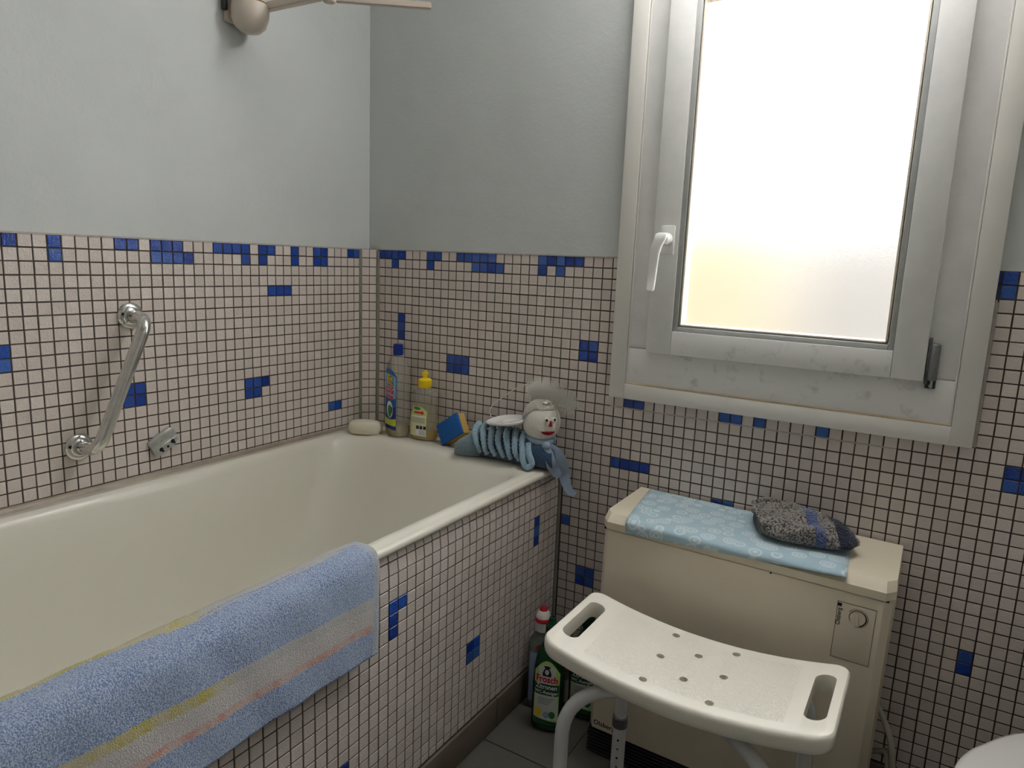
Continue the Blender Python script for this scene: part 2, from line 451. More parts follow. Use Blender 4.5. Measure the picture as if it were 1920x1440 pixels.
# --- skirting and floor tiles
BB = struct(box('baseboard_apron', APX - 1, APX + 1.5, -1730, -6, 0, 82, 'grout'))
for k in range(6):
    y1 = -8 if k == 0 else -297 - (k - 1) * 303
    box('skirting_tile', APX, APX + 8, max(y1 - 300 if k else -295, -1728), y1, 1, 81, 'skirting', BB, 1.2)
BB2 = struct(box('baseboard_back', APX + 2, RX, -1.5, 0, 0, 82, 'grout'))
for k in range(6):
    x0 = APX + 10 + k * 303
    if x0 + 40 < RX: box('skirting_tile', x0, min(x0 + 300, RX - 1), -8, 0, 1, 81, 'skirting', BB2, 1.2)
for a in range(6):
    for b in range(9):
        x0, y0 = 909 - 204 + (a) * 303 - 99 - 303, 252 - 0 - b * 303
        if a == 0: x0, x1 = 707, 907
        else: x0, x1 = 909 + (a - 1) * 303, 909 + (a - 1) * 303 + 300
        y1 = -349 + 300 - b * 303 + (303 - 303); y0 = y1 - 298
        if b == 0: y1 = 0; y0 = -347
        else: y1 = -350 - (b - 1) * 303; y0 = y1 - 300
        if x0 > RX or y1 < FY: continue
        box('floor_tile', x0, min(x1, RX), max(y0, FY), y1, -4, 0, 'floor', FLOOR, .8, 1)

# ------------------------------------------------------------------ outside the window
struct(box('ground', -30000, 30000, 300, 40000, -900, -700, 'grass'))
struct(box('wall_outside', -14000, 250, 5200, 5500, -700, 1950, 'yellow_wall'))
struct(box('wall_outside', 250, 4200, 5600, 5900, -700, 1950, 'pale_wall'))

# ------------------------------------------------------------------ unseen fill light box, added above the window to brighten the room
LP = empty('fill_light'); tag(LP, 'white box of added fill light above the window, out of view', 'added fill light')
k = N('fill_light_emitter'); k.b.inputs['Emission Color'].default_value = (1.0, .975, .95, 1); k.b.inputs['Emission Strength'].default_value = FILL_LIGHT; MAT['fill_glow'] = k.m
box('fill_light_housing', 880, 1600, -118, -1, 2070, 2190, 'white_plastic', LP, 6)
box('fill_light_face', 900, 1580, -165, -119, 2078, 2182, 'fill_glow', LP, 10, 3)

# ------------------------------------------------------------------ window
def frosted():
    k = N('frosted_glass'); t = k.t; t.nodes.remove(k.b)
    r = k.n('ShaderNodeBsdfRefraction'); r.inputs['Roughness'].default_value = .36; r.inputs['IOR'].default_value = 1.3
    r.inputs['Color'].default_value = (.93, .92, .9, 1)
    bp = k.n('ShaderNodeBump'); bp.inputs['Strength'].default_value = .6; bp.inputs['Distance'].default_value = .0008
    k.l(k.noise(420, None, 3, .6), bp.inputs['Height']); k.l(bp.outputs['Normal'], r.inputs['Normal'])
    tr = k.n('ShaderNodeBsdfTranslucent'); tr.inputs['Color'].default_value = (.8, .79, .77, 1)
    g = k.n('ShaderNodeBsdfGlossy'); g.inputs['Roughness'].default_value = .3
    m1 = k.n('ShaderNodeMixShader'); m1.inputs[0].default_value = .02; k.l(r.outputs[0], m1.inputs[1]); k.l(tr.outputs[0], m1.inputs[2])
    m2 = k.n('ShaderNodeMixShader'); m2.inputs[0].default_value = .04; k.l(m1.outputs[0], m2.inputs[1]); k.l(g.outputs[0], m2.inputs[2])
    k.l(m2.outputs[0], k.out.inputs['Surface']); return k.m
MAT['glass'] = frosted()
def sash_mat():
    k = N('stained_sash'); c = lin((236, 236, 235))
    d = k.n('ShaderNodeMath', operation='MULTIPLY'); d.use_clamp = True
    s2 = k.n('ShaderNodeMath', operation='SUBTRACT'); k.l(k.noise(26, None, 6, .65), s2.inputs[0]); s2.inputs[1].default_value = .56
    k.l(s2.outputs[0], d.inputs[0]); d.inputs[1].default_value = 3.0
    k.l(k.mix(d.outputs[0], c, lin((166, 166, 163))), k.b.inputs['Base Color']); k.b.inputs['Roughness'].default_value = .4
    return k.m
MAT['sash'] = sash_mat()
WIN = struct(empty('window_1'))
GZ = 1755                                               # upper edge of the visible pane
box('casing_board', 841, 881, -20, 0, 833, 1995, 'casing', WIN, 1.5)
box('casing_board', 1586, 1626, -20, 0, 833, 1995, 'casing', WIN, 1.5)
box('casing_board', 881, 1586, -20, 0, 833, 871, 'casing', WIN, 1.2)
box('casing_board', 881, 1586, -20, 0, 1955, 1995, 'casing', WIN, 1.2)
fx = empty('fixed_frame', WIN)
box('stile', 881.5, 940, -13, 62, 964.5, 1954, 'frame', fx, 1.2); box('stile', 1521, 1585.5, -13, 62, 964.5, 1954, 'frame', fx, 1.2)
box('rail', 881.5, 1585.5, -13, 62, 871.5, 963, 'sash', fx, 1.2); box('rail', 940.5, 1520.5, -13, 62, 1862, 1954, 'frame', fx, 1.2)
tube('sealant_line', [(884, -14, 873), (1100, -14.2, 873), (1584, -14, 873)], 2.6, mat('yellowed_sealant', (196, 176, 150), .5, var=.2, vscale=15), fx, n=8)
tube('sealant_line', [(883.5, -14, 874), (883.5, -14, 1954)], 2.0, 'casing', fx, n=8)
tube('sealant_line', [(1583.5, -14, 874), (1583.5, -14, 1954)], 2.0, 'casing', fx, n=8)
sh = empty('sash', WIN)
box('stile', 934.5, 996, -30, 48, 958, GZ + 78, 'frame', sh, 2); box('stile', 1467, 1526.5, -30, 48, 958, GZ + 78, 'frame', sh, 2)
box('rail', 996.6, 1466.4, -29.5, 48, 958, 1014, 'sash', sh, 1.5); box('rail', 996.6, 1466.4, -29.5, 48, GZ + 20, GZ + 78, 'frame', sh, 1.5)
gb = empty('glazing_bead', WIN)
def bead(name, a0, a1, axis, s, face, mt):             # sloping bead: outer edge at the sash face, inner edge deeper
    poly = [(face, -27), (face + s * 11, -24), (face + s * 13, 20), (face, 20)]
    if axis == 'z': prism(name, [(u, v_) for u, v_ in poly], 'z', a0, a1, mt, gb, .6)
    else: prism(name, [(v_, u) for u, v_ in poly], 'x', a0, a1, mt, gb, .6)
bead('bead', 1014, GZ + 20, 'z', 1, 996.6, 'bead'); bead('bead', 1014, GZ + 20, 'z', -1, 1466.4, 'bead')
bead('bead', 1008, 1455, 'x', 1, 1014.5, 'bead'); bead('bead', 1008, 1455, 'x', -1, GZ + 19.5, 'bead')
for (x0, x1, z0, z1) in ((1009.8, 1014, 1028, GZ + 6), (1449, 1453.2, 1028, GZ + 6), (1010, 1453, 1027.8, 1031.5), (1010, 1453, GZ + 2, GZ + 6)):
    box('glazing_gasket', x0, x1, -20, 20.5, z0, z1, 'reveal', gb, .5)
box('pane', 1000, 1463, 21, 25, 1018, GZ + 16, 'glass', WIN)
hd = empty('handle', WIN)
box('rose', 953, 988, -37, -30, 1194, 1261, 'white_handle', hd, 3)
lathe('neck', [(10.5, -62), (12.5, -58), (13.5, -44), (14.5, -36)], 'white_handle', hd, 24, 'y', (970, 0, 1230))
rings = []
for (z, xc, wd, yc, th) in ((1243, 969, 9, -66, 5), (1240, 968, 14, -68, 9), (1228, 966, 14, -71, 9), (1212, 960, 12.5, -74, 7.5), (1195, 957, 11.5, -76, 6.5), (1150, 955, 10.5, -77, 6), (1124, 954, 10, -78, 6), (1113, 954.5, 10, -82, 6), (1109, 955, 8, -84, 4)):
    rings.append([(xc + wd * (abs(cos(a)) ** .6) * (1 if cos(a) > 0 else -1), yc + th * (abs(sin(a)) ** .6) * (1 if sin(a) > 0 else -1), z) for a in [2 * pi * k / 20 for k in range(20)]])
loft('lever', rings, 'white_handle', hd, angle=70)
hg = empty('hinge', WIN)
box('leaf', 1527.5, 1533, -24, -12, 952, 1046, 'steel_dark', hg, .8)
rings = []
for (z, r) in ((961, 6), (962, 8.4), (1033, 8.4), (1035, 6.5)):
    rings.append([(1540.5 + r * cos(a) * (1.05), -25 + r * sin(a) * 1.1, z) for a in [2 * pi * k / 20 + pi / 20 for k in range(20)]])
loft('barrel', rings, 'steel_dark', hg)
box('bracket', 1530, 1548.5, -22, -13, 944, 961, 'dark', hg, 1)
lathe('pin', [(2.4, 946), (2.4, 961.5)], 'chrome_dull', hg, 12, 'z', (1541, -25, 0))
lathe('screw', [(3.6, -1.5), (3.0, 0)], 'chrome_dull', hg, 12, 'y', (1540, -22.2, 949.5))

# ------------------------------------------------------------------ bathtub
def rrect(x0, x1, y0, y1, r, n=9):
    pts = []
    for (cx, cy, a0) in ((x1 - r, y1 - r, 0), (x0 + r, y1 - r, 90), (x0 + r, y0 + r, 180), (x1 - r, y0 + r, 270)):
        for k in range(n): a = rad(a0 + 90 * k / (n - 1)); pts.append((cx + r * cos(a), cy + r * sin(a)))
    out = []                                           # even out long sides with extra points
    for i, p in enumerate(pts):
        q = pts[(i + 1) % len(pts)]; out.append(p)
        if i % n == n - 1:
            for k in range(1, 10): out.append((p[0] + (q[0] - p[0]) * k / 10, p[1] + (q[1] - p[1]) * k / 10))
    return out
def ring3(x0, x1, y0, y1, r, z): return [(p[0], p[1], z) for p in rrect(x0, x1, y0, y1, r)]
X0, X1, Y0, Y1 = 4, 717, -1728, -4
rings = [ring3(X0 + 20, X1 - 30, Y0 + 30, Y1 - 20, 10, RIM - 22), ring3(X0, X1 - 3, Y0, Y1, 6, RIM - 18), ring3(X0, X1, Y0, Y1, 8, RIM - 13), ring3(X0, X1, Y0, Y1, 8, RIM - 5), ring3(X0 + 2, X1 - 4, Y0 + 3, Y1 - 2, 10, RIM - 1),
         ring3(X0 + 6, X1 - 9, Y0 + 8, Y1 - 6, 12, RIM), ring3(X0 + 14, X1 - 20, Y0 + 60, Y1 - 60, 40, RIM - 1.5), ring3(X0 + 16, X1 - 23, Y0 + 62, Y1 - 62, 50, RIM + 1.2),
         ring3(30, 676, -1600, -118, 95, RIM + .5), ring3(36, 671, -1593, -128, 96, RIM - 2.5), ring3(42, 667, -1587, -138, 98, RIM - 9), ring3(48, 662, -1580, -150, 100, RIM - 24),
         ring3(60, 650, -1560, -185, 104, RIM - 90), ring3(78, 632, -1535, -245, 112, RIM - 190), ring3(98, 612, -1505, -310, 120, RIM - 290), ring3(118, 592, -1475, -355, 122, RIM - 345),
         ring3(150, 560, -1430, -410, 120, RIM - 378), ring3(200, 510, -1370, -480, 100, RIM - 392), ring3(270, 440, -1250, -650, 60, RIM - 396)]
n = len(rings[0])
tubo = loft('bathtub', rings, 'tub', None, cap=False, angle=None)
bm = bmesh.new(); bm.from_mesh(tubo.data); bm.verts.ensure_lookup_table()
bm.faces.new([bm.verts[(len(rings) - 1) * n + j] for j in range(n)])
bm.to_mesh(tubo.data); bm.free()
for p in tubo.data.polygons: p.use_smooth = True
tag(tubo, 'cream white enamelled bathtub built in along the mosaic wall', 'bathtub')
# sealant lines of the tub
def ribbon(name, pts, material, parent):
    rings = [[(p[0] + a * p[3], p[1] + b * p[4], p[2] + c) for (a, b, c) in ((0, 0, 11), (2.5, 2.5, 10), (7, 7, 3), (9, 9, -2), (0, 0, -4))] for p in pts]
    return loft(name, rings, material, parent, angle=60)
ribbon('silicone_seal', [(.3, -1730, RIM + 1, 1, 0), (.3, -1000, RIM + 1, 1, 0), (.3, -600, RIM - 1, 1, 0), (.3, -44, RIM - 2, 1, 0)], 'silicone_tub', tubo)
ribbon('silicone_seal', [(44, -.3, RIM - 2, 0, -1), (400, -.3, RIM - 2, 0, -1), (714, -.3, RIM - 2, 0, -1)], 'silicone_tub', tubo)
loft('silicone_seal', [[(APX - 1, y, 613), (APX + 3.5, y, 613), (APX + 8, y, 618 + .8 * sin(y * .021)), (APX + 7, y, 622), (APX - 1, y, 622)] for y in range(-1725, -6, 30)], 'silicone_tub', tubo)

# ------------------------------------------------------------------ grab bar
gbar = empty('grab_bar')
tag(gbar, 'angled chrome grab bar with two round flanges on the left mosaic wall', 'grab bar')
pa, pb = (-769, 1012), (-897, 737)
path = smooth_path([(4, pa[0], pa[1]), (74, pa[0] - 3, pa[1] - 2), (74, pb[0] + 4, pb[1] + 4), (4, pb[0], pb[1])], 48, 10)
tube('rail', path, 13.5, 'chrome', gbar, 24)
for (y, z) in (pa, pb):
    fl = lathe('flange', [(13, 2.8), (28.5, 2.8), (29.5, 5), (28, 8.5), (24, 11), (20, 11.5), (18, 14), (15.5, 15), (13, 14)], 'chrome', gbar, 40, 'x', (0, y, z))
    lathe('screw_hole', [(3.6, 9), (3.6, 11.6)], 'black', fl, 12, 'x', (.6, y - 20.5, z + 5))
    lathe('screw_hole', [(3.0, 9), (3.0, 11.6)], 'black', fl, 12, 'x', (.6, y + 20, z - 8))
# ------------------------------------------------------------------ bracket plate under the bar
br = empty('wall_bracket')
tag(br, 'small tilted chrome mounting plate with screw holes left bare on the tiles', 'bracket')
M2 = Matrix.Translation((0, -708, 711)) @ Matrix.Rotation(rad(27), 4, 'X')
prism('plate', [(-34, -19), (-30, -23), (34, -21), (34, 16), (28, 22), (0, 24), (-30, 22), (-34, 17)], 'x', 3, 13, 'chrome_dull', br, 1.5, M2)
box('lower_step', 12.6, 15.2, -30, 31, -20, -3, 'chrome_dull', br, 1.0, 2, M2)
for (a, b, r) in ((-17, -9, 5.0), (16, -9, 5.0), (0, -13, 3.0)):
    o = lathe('screw_hole', [(r, 14.8), (r, 15.7)], 'black', br, 14, 'x', (0, 0, 0), 40, M2 @ Matrix.Translation((0, a, b)))
    if r > 4: lathe('screw_hole', [(2.6, 14.8), (2.6, 15.7)], 'black', br, 14, 'x', (0, 0, 0), 40, M2 @ Matrix.Translation((0, a + 2, b - 6)))
lathe('rivet', [(3.4, 12.8), (2.6, 14.4), (.5, 14.8)], 'chrome', br, 12, 'x', (0, 0, 0), 40, M2 @ Matrix.Translation((0, -6, 8)))

# ------------------------------------------------------------------ folding arm at the top edge
fa = empty('folding_arm')
tag(fa, 'off-white folding arm with a round wall joint high on the left wall', 'wall arm')
lathe('joint_cap', [(2, 1676), (22, 1680), (36, 1692), (43, 1710), (44, 1730), (42, 1742), (30, 1744)], 'beige_plastic', fa, 36, 'z', (46, -462, 0), 50)
box('wall_plate', .5, 12, -503, -417, 1700, 1830, 'beige_plastic', fa, 3)
lathe('joint_hub', [(34, 1746), (38, 1748), (38, 1782), (30, 1786)], 'beige_plastic', fa, 32, 'z', (46, -462, 0), 50)
box('dark_strip', 6, 20, -512, -503, 1722, 1810, 'dark', fa, 1)
def bar(name, a, b, w_, h_, mt, parent):
    a, b = Vector(a), Vector(b); d = (b - a); L = d.length; d.normalize(); s = Vector((0, 0, 1)).cross(d).normalized(); u = d.cross(s)
    bm = bmesh.new(); bmesh.ops.create_cube(bm, size=1)
    for q in bm.verts: q.co = (a + b) / 2 + d * q.co.x * L + s * q.co.y * w_ + u * q.co.z * h_
    bmesh.ops.bevel(bm, geom=bm.edges[:], offset=2, segments=2, affect='EDGES')
    return bm_obj(name, bm, mt, parent, True, 40)
bar('inner_arm', (60, -432, 1742), (262, -424, 1745), 20, 18, 'beige_plastic', fa)
lathe('elbow', [(13, 1732), (15, 1734), (15, 1778), (12, 1780)], 'beige_plastic', fa, 24, 'z', (258, -412, 0))
bar('outer_arm', (262, -396, 1744), (440, -268, 1742), 13, 15, 'beige_plastic', fa)

# ------------------------------------------------------------------ convector heater under the window
HT = empty('heater'); tag(HT, 'cream metal convector heater with a dark grille standing under the window', 'heater')
HM = Matrix.Translation((1228, 0, 0)) @ Matrix.Rotation(rad(.8), 4, 'Y') @ Matrix.Translation((-1228, 0, 0))
HXA, HXB, HYF = 934, 1523, -243
prism('body', [(HXA, -30), (HXA, HYF + 18), (HXA + 13, HYF), (HXB - 14, HYF), (HXB, HYF + 22), (HXB, -30)], 'z', 66, 569, 'heater', HT, 1.2, HM)
box('back_plate', HXB - 30, HXB + 5, -70, -31, 20, 566, 'heater', HT, .8, 2, HM)
lv = []
for (z, dy, dc) in ((572, 0, 0), (573, 1.5, 0), (589, 1.5, 0), (590.5, 0, 0), (604, -14, 2), (605.5, -16, 2)):
    yf = HYF - 4 - dy; a, b = HXA - 2 + dc, HXB + 4 - dc
    lv.append([tuple(HM @ Vector(p)) for p in ((a, -9, z), (a, yf + 20, z), (a + 15, yf, z), (b - 16, yf, z), (b, yf + 22, z), (b, -9, z))])
lid = loft('lid', lv, 'heater_lid', HT, angle=10)
pn = box('control_panel', 1434, 1498, HYF - 1.4, HYF + 2, 434, 547, 'heater', HT, .6, 2, HM)
lathe('dial', [(13.5, -1.2), (13.5, -4), (12.5, -5)], 'heater', pn, 40, 'y', (1477, HYF, 520), 40, None)
box('dial_grip', -2.2, 2.2, -9, -4, -13, 13, 'heater', pn, .8, 2, Matrix.Translation((1477, HYF, 520)) @ Matrix.Rotation(rad(-6), 4, 'Y'))
def arc(name, cx, cz, r0, r1, a0, a1, y, parent, rr1=None):
    vs, fs = [], []; n_ = 28
    for k in range(n_ + 1):
        a = rad(a0 + (a1 - a0) * k / n_); t = k / n_; ro = r1 + ((rr1 or r1) - r1) * t
        vs += [(cx + r0 * cos(a), y, cz + r0 * sin(a)), (cx + ro * cos(a), y, cz + ro * sin(a))]
        if k: fs.append((2 * k - 2, 2 * k - 1, 2 * k + 1, 2 * k))
    return mesh_obj(name, vs, fs, 'black', parent)
arc('dial_scale', 1477, 520, 14.2, 15.2, 215, -75, HYF - 1.7, pn, 16.6)
arc('dial_scale', 1477, 520, 17.6, 18.5, 150, -100, HYF - 1.7, pn)
vert = lambda ox, oz, s=1: (lambda a, b: (ox - b, HYF - 1.7, oz + a))
lettering('lettering', 'Olsberg', 11, vert(1447.5, 497), 'black', pn, .15, 'LEFT')
lg = box('emblem', 1440, 1447.5, HYF - 1.8, HYF - 1.3, 536, 542.5, 'black', pn)
tl = HM
lettering('lettering', 'Olsberg', 17, lambda a, b: tuple(HM @ Vector((950 + a, HYF - .4, 77 + b))), 'black', HT, .25, 'LEFT')
for (p0, p1) in (((1432, 548), (1500, 548)), ((1432, 432), (1500, 432)), ((1432.5, 432), (1432.5, 548)), ((1499.5, 432), (1499.5, 548))):
    box('panel_joint', p0[0] - .4, p1[0] + .4, HYF - .35, HYF + 1, p0[1] - .4, p1[1] + .4, 'dark', HT, 0, 2, HM)
box('lid_gap', HXA + 4, HXB - 6, HYF + 3, -14, 568, 573, 'black', HT, 0, 2, HM)
gr = empty('grille', HT)
box('grille_back', HXA + 3, HXB - 3, HYF + 14, -32, 1, 64, 'black', gr)
for k in range(7):
    box('slat', HXA + 2, HXB - 2, HYF + 2, HYF + 16, 5 + k * 8.6, 9.5 + k * 8.6, 'dark', gr, .6, 1)
lathe('screw', [(2.2, -.6), (1.6, .6)], 'black', HT, 10, 'y', (1313, HYF - .6, 567))

# ------------------------------------------------------------------ cloth on the heater
def cloth_mat():
    k = N('swirl_printed_cloth'); o = k.obj()
    v1 = k.n('ShaderNodeTexVoronoi', distance='EUCLIDEAN'); v1.inputs['Scale'].default_value = 30; v1.inputs['Randomness'].default_value = .75; k.l(o, v1.inputs['Vector'])
    mu = k.n('ShaderNodeMath', operation='MULTIPLY'); k.l(v1.outputs['Distance'], mu.inputs[0]); mu.inputs[1].default_value = 34
    sn = k.n('ShaderNodeMath', operation='SINE'); k.l(mu.outputs[0], sn.inputs[0])
    a = k.n('ShaderNodeMath', operation='MULTIPLY_ADD'); k.l(sn.outputs[0], a.inputs[0]); a.inputs[1].default_value = .5; a.inputs[2].default_value = .5
    gt = k.n('ShaderNodeMath', operation='LESS_THAN'); k.l(v1.outputs['Distance'], gt.inputs[0]); gt.inputs[1].default_value = .5
    m_ = k.n('ShaderNodeMath', operation='MULTIPLY'); k.l(a.outputs[0], m_.inputs[0]); k.l(gt.outputs[0], m_.inputs[1])
    k.l(k.mix(m_.outputs[0], lin((160, 186, 200)), lin((202, 215, 221))), k.b.inputs['Base Color'])
    k.b.inputs['Roughness'].default_value = .8; k.b.inputs['Sheen Weight'].default_value = .2
    k.bump(k.noise(300, o), .4, .0006); return k.m
MAT['swirl'] = cloth_mat()
def sheet(name, nu, nv, fn, material, parent=None, th=1.0, mi=None, mats=None):
    vs = [fn(i / (nu - 1), j / (nv - 1)) for j in range(nv) for i in range(nu)]
    fs = [(j * nu + i, j * nu + i + 1, (j + 1) * nu + i + 1, (j + 1) * nu + i) for j in range(nv - 1) for i in range(nu - 1)]
    idx = [mi((i + .5) / (nu - 1), (j + .5) / (nv - 1)) for j in range(nv - 1) for i in range(nu - 1)] if mi else None
    o = mesh_obj(name, vs, fs, material, parent, True, None, mats, idx)
    sm = o.modifiers.new('thickness', 'SOLIDIFY'); sm.thickness = th / 1000; sm.offset = 0
    dg = bpy.context.evaluated_depsgraph_get(); me = bpy.data.meshes.new_from_object(o.evaluated_get(dg)); old = o.data
    o.modifiers.clear(); o.data = me; bpy.data.meshes.remove(old); return o
def hz(x, y):                                          # height of the heater lid top
    return 605.5 - (x - 1228) * math.tan(rad(.8))
def cl(u, t):                                          # t: 0 back edge .. 1 hanging front edge
    x = 968 + 36 * t + (468 - 22 * t) * u
    over = 30 - 26 * u                                 # hangs further at the left, hardly at the right
    L = 232 + over; s = t * L
    if s < 224: y, z = -16 - s, hz(x, 0) + 1.5 + 1.0 * sin(u * 9 + t * 4) * sin(pi * min(1, s / 224))
    else:
        q = s - 224; y = -240 - min(q, 14) * .95; z = hz(x, 0) + 1.5 - min(q, 14) * .55 - max(0, q - 14) * 1.0
    if u > .6: z += 4 * (u - .6) * (1 if s > 150 else s / 150)
    return (x, y - (2.0 if s > 224 else 0), z)
o = sheet('cleaning_cloth', 40, 40, cl, 'swirl', None, 1.2)
tag(o, 'pale blue cloth with white swirl print spread over the heater lid', 'cloth')

# ------------------------------------------------------------------ knitted wash mitt
def mitt_mat(name, c1, c2, scale):
    k = N(name); v_ = k.obj()
    k.l(k.ramp(k.noise(scale, v_, 2, .7), [(.42, lin(c1)), (.56, lin(c2))]), k.b.inputs['Base Color']); k.b.inputs['Roughness'].default_value = .95
    k.b.inputs['Sheen Weight'].default_value = .3
    k.bump(k.noise(scale, v_, 2), 1.0, .004); return k.m
MAT['mitt_grey'] = mitt_mat('grey_loop_knit', (44, 43, 47), (146, 141, 134), 250)
MAT['mitt_blue'] = mitt_mat('blue_loop_knit', (46, 56, 92), (88, 102, 142), 250)
MAT['mitt_navy'] = mitt_mat('navy_pile', (16, 20, 40), (38, 44, 72), 220)
MAT['mitt_edge'] = mitt_mat('pale_edge', (120, 124, 126), (170, 174, 172), 200)
def mitt():
    E = empty('wash_mitt'); tag(E, 'crumpled grey knitted wash mitt with navy end lying on the swirl cloth', 'wash mitt')
    ax, ay = Vector((1250, -70, 0)), Vector((1452, -66, 0))
    rr = random.Random(3); ph = [rr.uniform(0, 6) for _ in range(6)]
    def P_(s, a, lay):                                 # s along the mitt, a around its flattened section
        c = Vector((1252 + 190 * s, -118 + 12 * sin(s * 3.0) + 14 * s, 0))
        half = 82 * (1 - .30 * s ** 2) * (.8 + .2 * min(1, s * 6)) * (1 - max(0, s - .86) * 3.2)
        th = 25 * (.75 + .5 * sin(pi * min(1, s * 1.05))) * (1 - max(0, s - .9) * 6)
        ca, sa = cos(a), sin(a)
        y = -half * (abs(ca) ** .8) * (1 if ca > 0 else -1); z = th * (abs(sa) ** .7) * (1 if sa > 0 else -.8)
        x = c.x - .38 * y + 4 * sin(a * 2 + ph[0])
        w_ = 5 * sin(y * .06 + s * 7 + ph[1]) + 4 * sin(y * .11 - s * 12 + ph[2]) - 9 * math.exp(-((y + 34) / 10) ** 2) * (s < .55) * (sa > 0)
        zz = hz(x, 0) + 24 + z + (w_ if sa > 0 else 0)
        return (x, c.y + y, max(zz, hz(x, 0) + 4.0))
    segs = [('cuff_body', 0, .50, 'mitt_grey'), ('blue_stripe', .50, .62, 'mitt_blue'), ('palm_body', .62, .76, 'mitt_grey'), ('navy_end', .76, .97, 'mitt_navy'), ('pale_edge', .97, 1.0, 'mitt_edge')]
    for (nm, a, b, mt) in segs:
        ns = max(3, int((b - a) * 40)); rings = []
        for i in range(ns + 1):
            s = a + (b - a) * i / ns; rings.append([P_(s, 2 * pi * k / 44, 0) for k in range(44)])
        loft(nm, rings, mt, E, cap=(nm == 'pale_edge' or nm == 'cuff_body'), angle=None)
    # rolled open cuff
    tube('cuff_roll', [P_(.0, 2 * pi * k / 40, 0) for k in range(2, 21)], [5 + 2 * sin(k * .9) for k in range(19)], 'mitt_grey', E, 10)
    tube('fold', [P_(s, 2.35, 0) for s in (.02, .1, .2, .3, .38, .46)], [4, 6, 7, 8, 6, 3], 'mitt_grey', E, 10)
    rd = random.Random(5); vs, fs = [], []              # loops and fuzz
    for k in range(1500):
        s, a = rd.uniform(.76, 1.0), rd.uniform(0, 2 * pi); p = Vector(P_(s, a, 0)); d = Vector((rd.gauss(.4, 1), rd.gauss(0, 1), rd.uniform(.1, 1.2))).normalized() * rd.uniform(3, 7)
        w_ = Vector((rd.gauss(0, 1), rd.gauss(0, 1), 0)).normalized() * .5; b = len(vs)
        vs += [tuple(p - w_), tuple(p + w_), tuple(p + d)]; fs.append((b, b + 1, b + 2))
    o = mesh_obj('pile', vs, fs, 'mitt_navy', E); o['kind'] = 'stuff'
mitt()

# ------------------------------------------------------------------ shower stool
ST = empty('shower_stool'); tag(ST, 'white plastic shower stool with a curved seat, handle slots and tubular legs', 'stool')
SX, SY, HL, HW = 1231, -470, 253, 123
def seat_z(x): return 445 + 35 * ((x - SX) / HL) ** 2
def seat_mat():
    k = N('textured_white_seat'); b = k.b
    b.inputs['Base Color'].default_value = (*lin((238, 234, 222)), 1); b.inputs['Roughness'].default_value = .32
    p = k.pos(); sx = k.n('ShaderNodeSeparateXYZ'); k.l(p, sx.inputs[0])
    def within(o, c, h):
        a = k.n('ShaderNodeMath', operation='SUBTRACT'); k.l(o, a.inputs[0]); a.inputs[1].default_value = c
        d = k.n('ShaderNodeMath', operation='ABSOLUTE'); k.l(a.outputs[0], d.inputs[0])
        g = k.n('ShaderNodeMapRange'); k.l(d.outputs[0], g.inputs[0]); g.inputs[1].default_value = h; g.inputs[2].default_value = h - .004; return g.outputs[0]
    mk = k.n('ShaderNodeMath', operation='MULTIPLY'); k.l(within(sx.outputs['X'], 1.231, .177), mk.inputs[0]); k.l(within(sx.outputs['Y'], -.470, .097), mk.inputs[1])
    def lines(scale, wd):
        n_ = k.noise(scale, p, 2, .6); a = k.n('ShaderNodeMath', operation='SUBTRACT'); k.l(n_, a.inputs[0]); a.inputs[1].default_value = .5
        d = k.n('ShaderNodeMath', operation='ABSOLUTE'); k.l(a.outputs[0], d.inputs[0])
        g = k.n('ShaderNodeMapRange'); k.l(d.outputs[0], g.inputs[0]); g.inputs[1].default_value = 0; g.inputs[2].default_value = wd; return g.outputs[0]
    mn = k.n('ShaderNodeMath', operation='MINIMUM'); k.l(lines(62, .045), mn.inputs[0]); k.l(lines(90, .045), mn.inputs[1])
    iv = k.n('ShaderNodeMath', operation='SUBTRACT'); iv.inputs[0].default_value = 1; k.l(mn.outputs[0], iv.inputs[1])
    hh = k.n('ShaderNodeMath', operation='MULTIPLY'); k.l(iv.outputs[0], hh.inputs[0]); k.l(mk.outputs[0], hh.inputs[1])
    h2 = k.n('ShaderNodeMath', operation='MULTIPLY_ADD'); k.l(mk.outputs[0], h2.inputs[0]); h2.inputs[1].default_value = -.9; k.l(hh.outputs[0], h2.inputs[2])
    ng = k.n('ShaderNodeMath', operation='MULTIPLY'); k.l(h2.outputs[0], ng.inputs[0]); ng.inputs[1].default_value = 1
    k.bump(ng.outputs[0], .55, .0014); return k.m
MAT['seat'] = seat_mat()
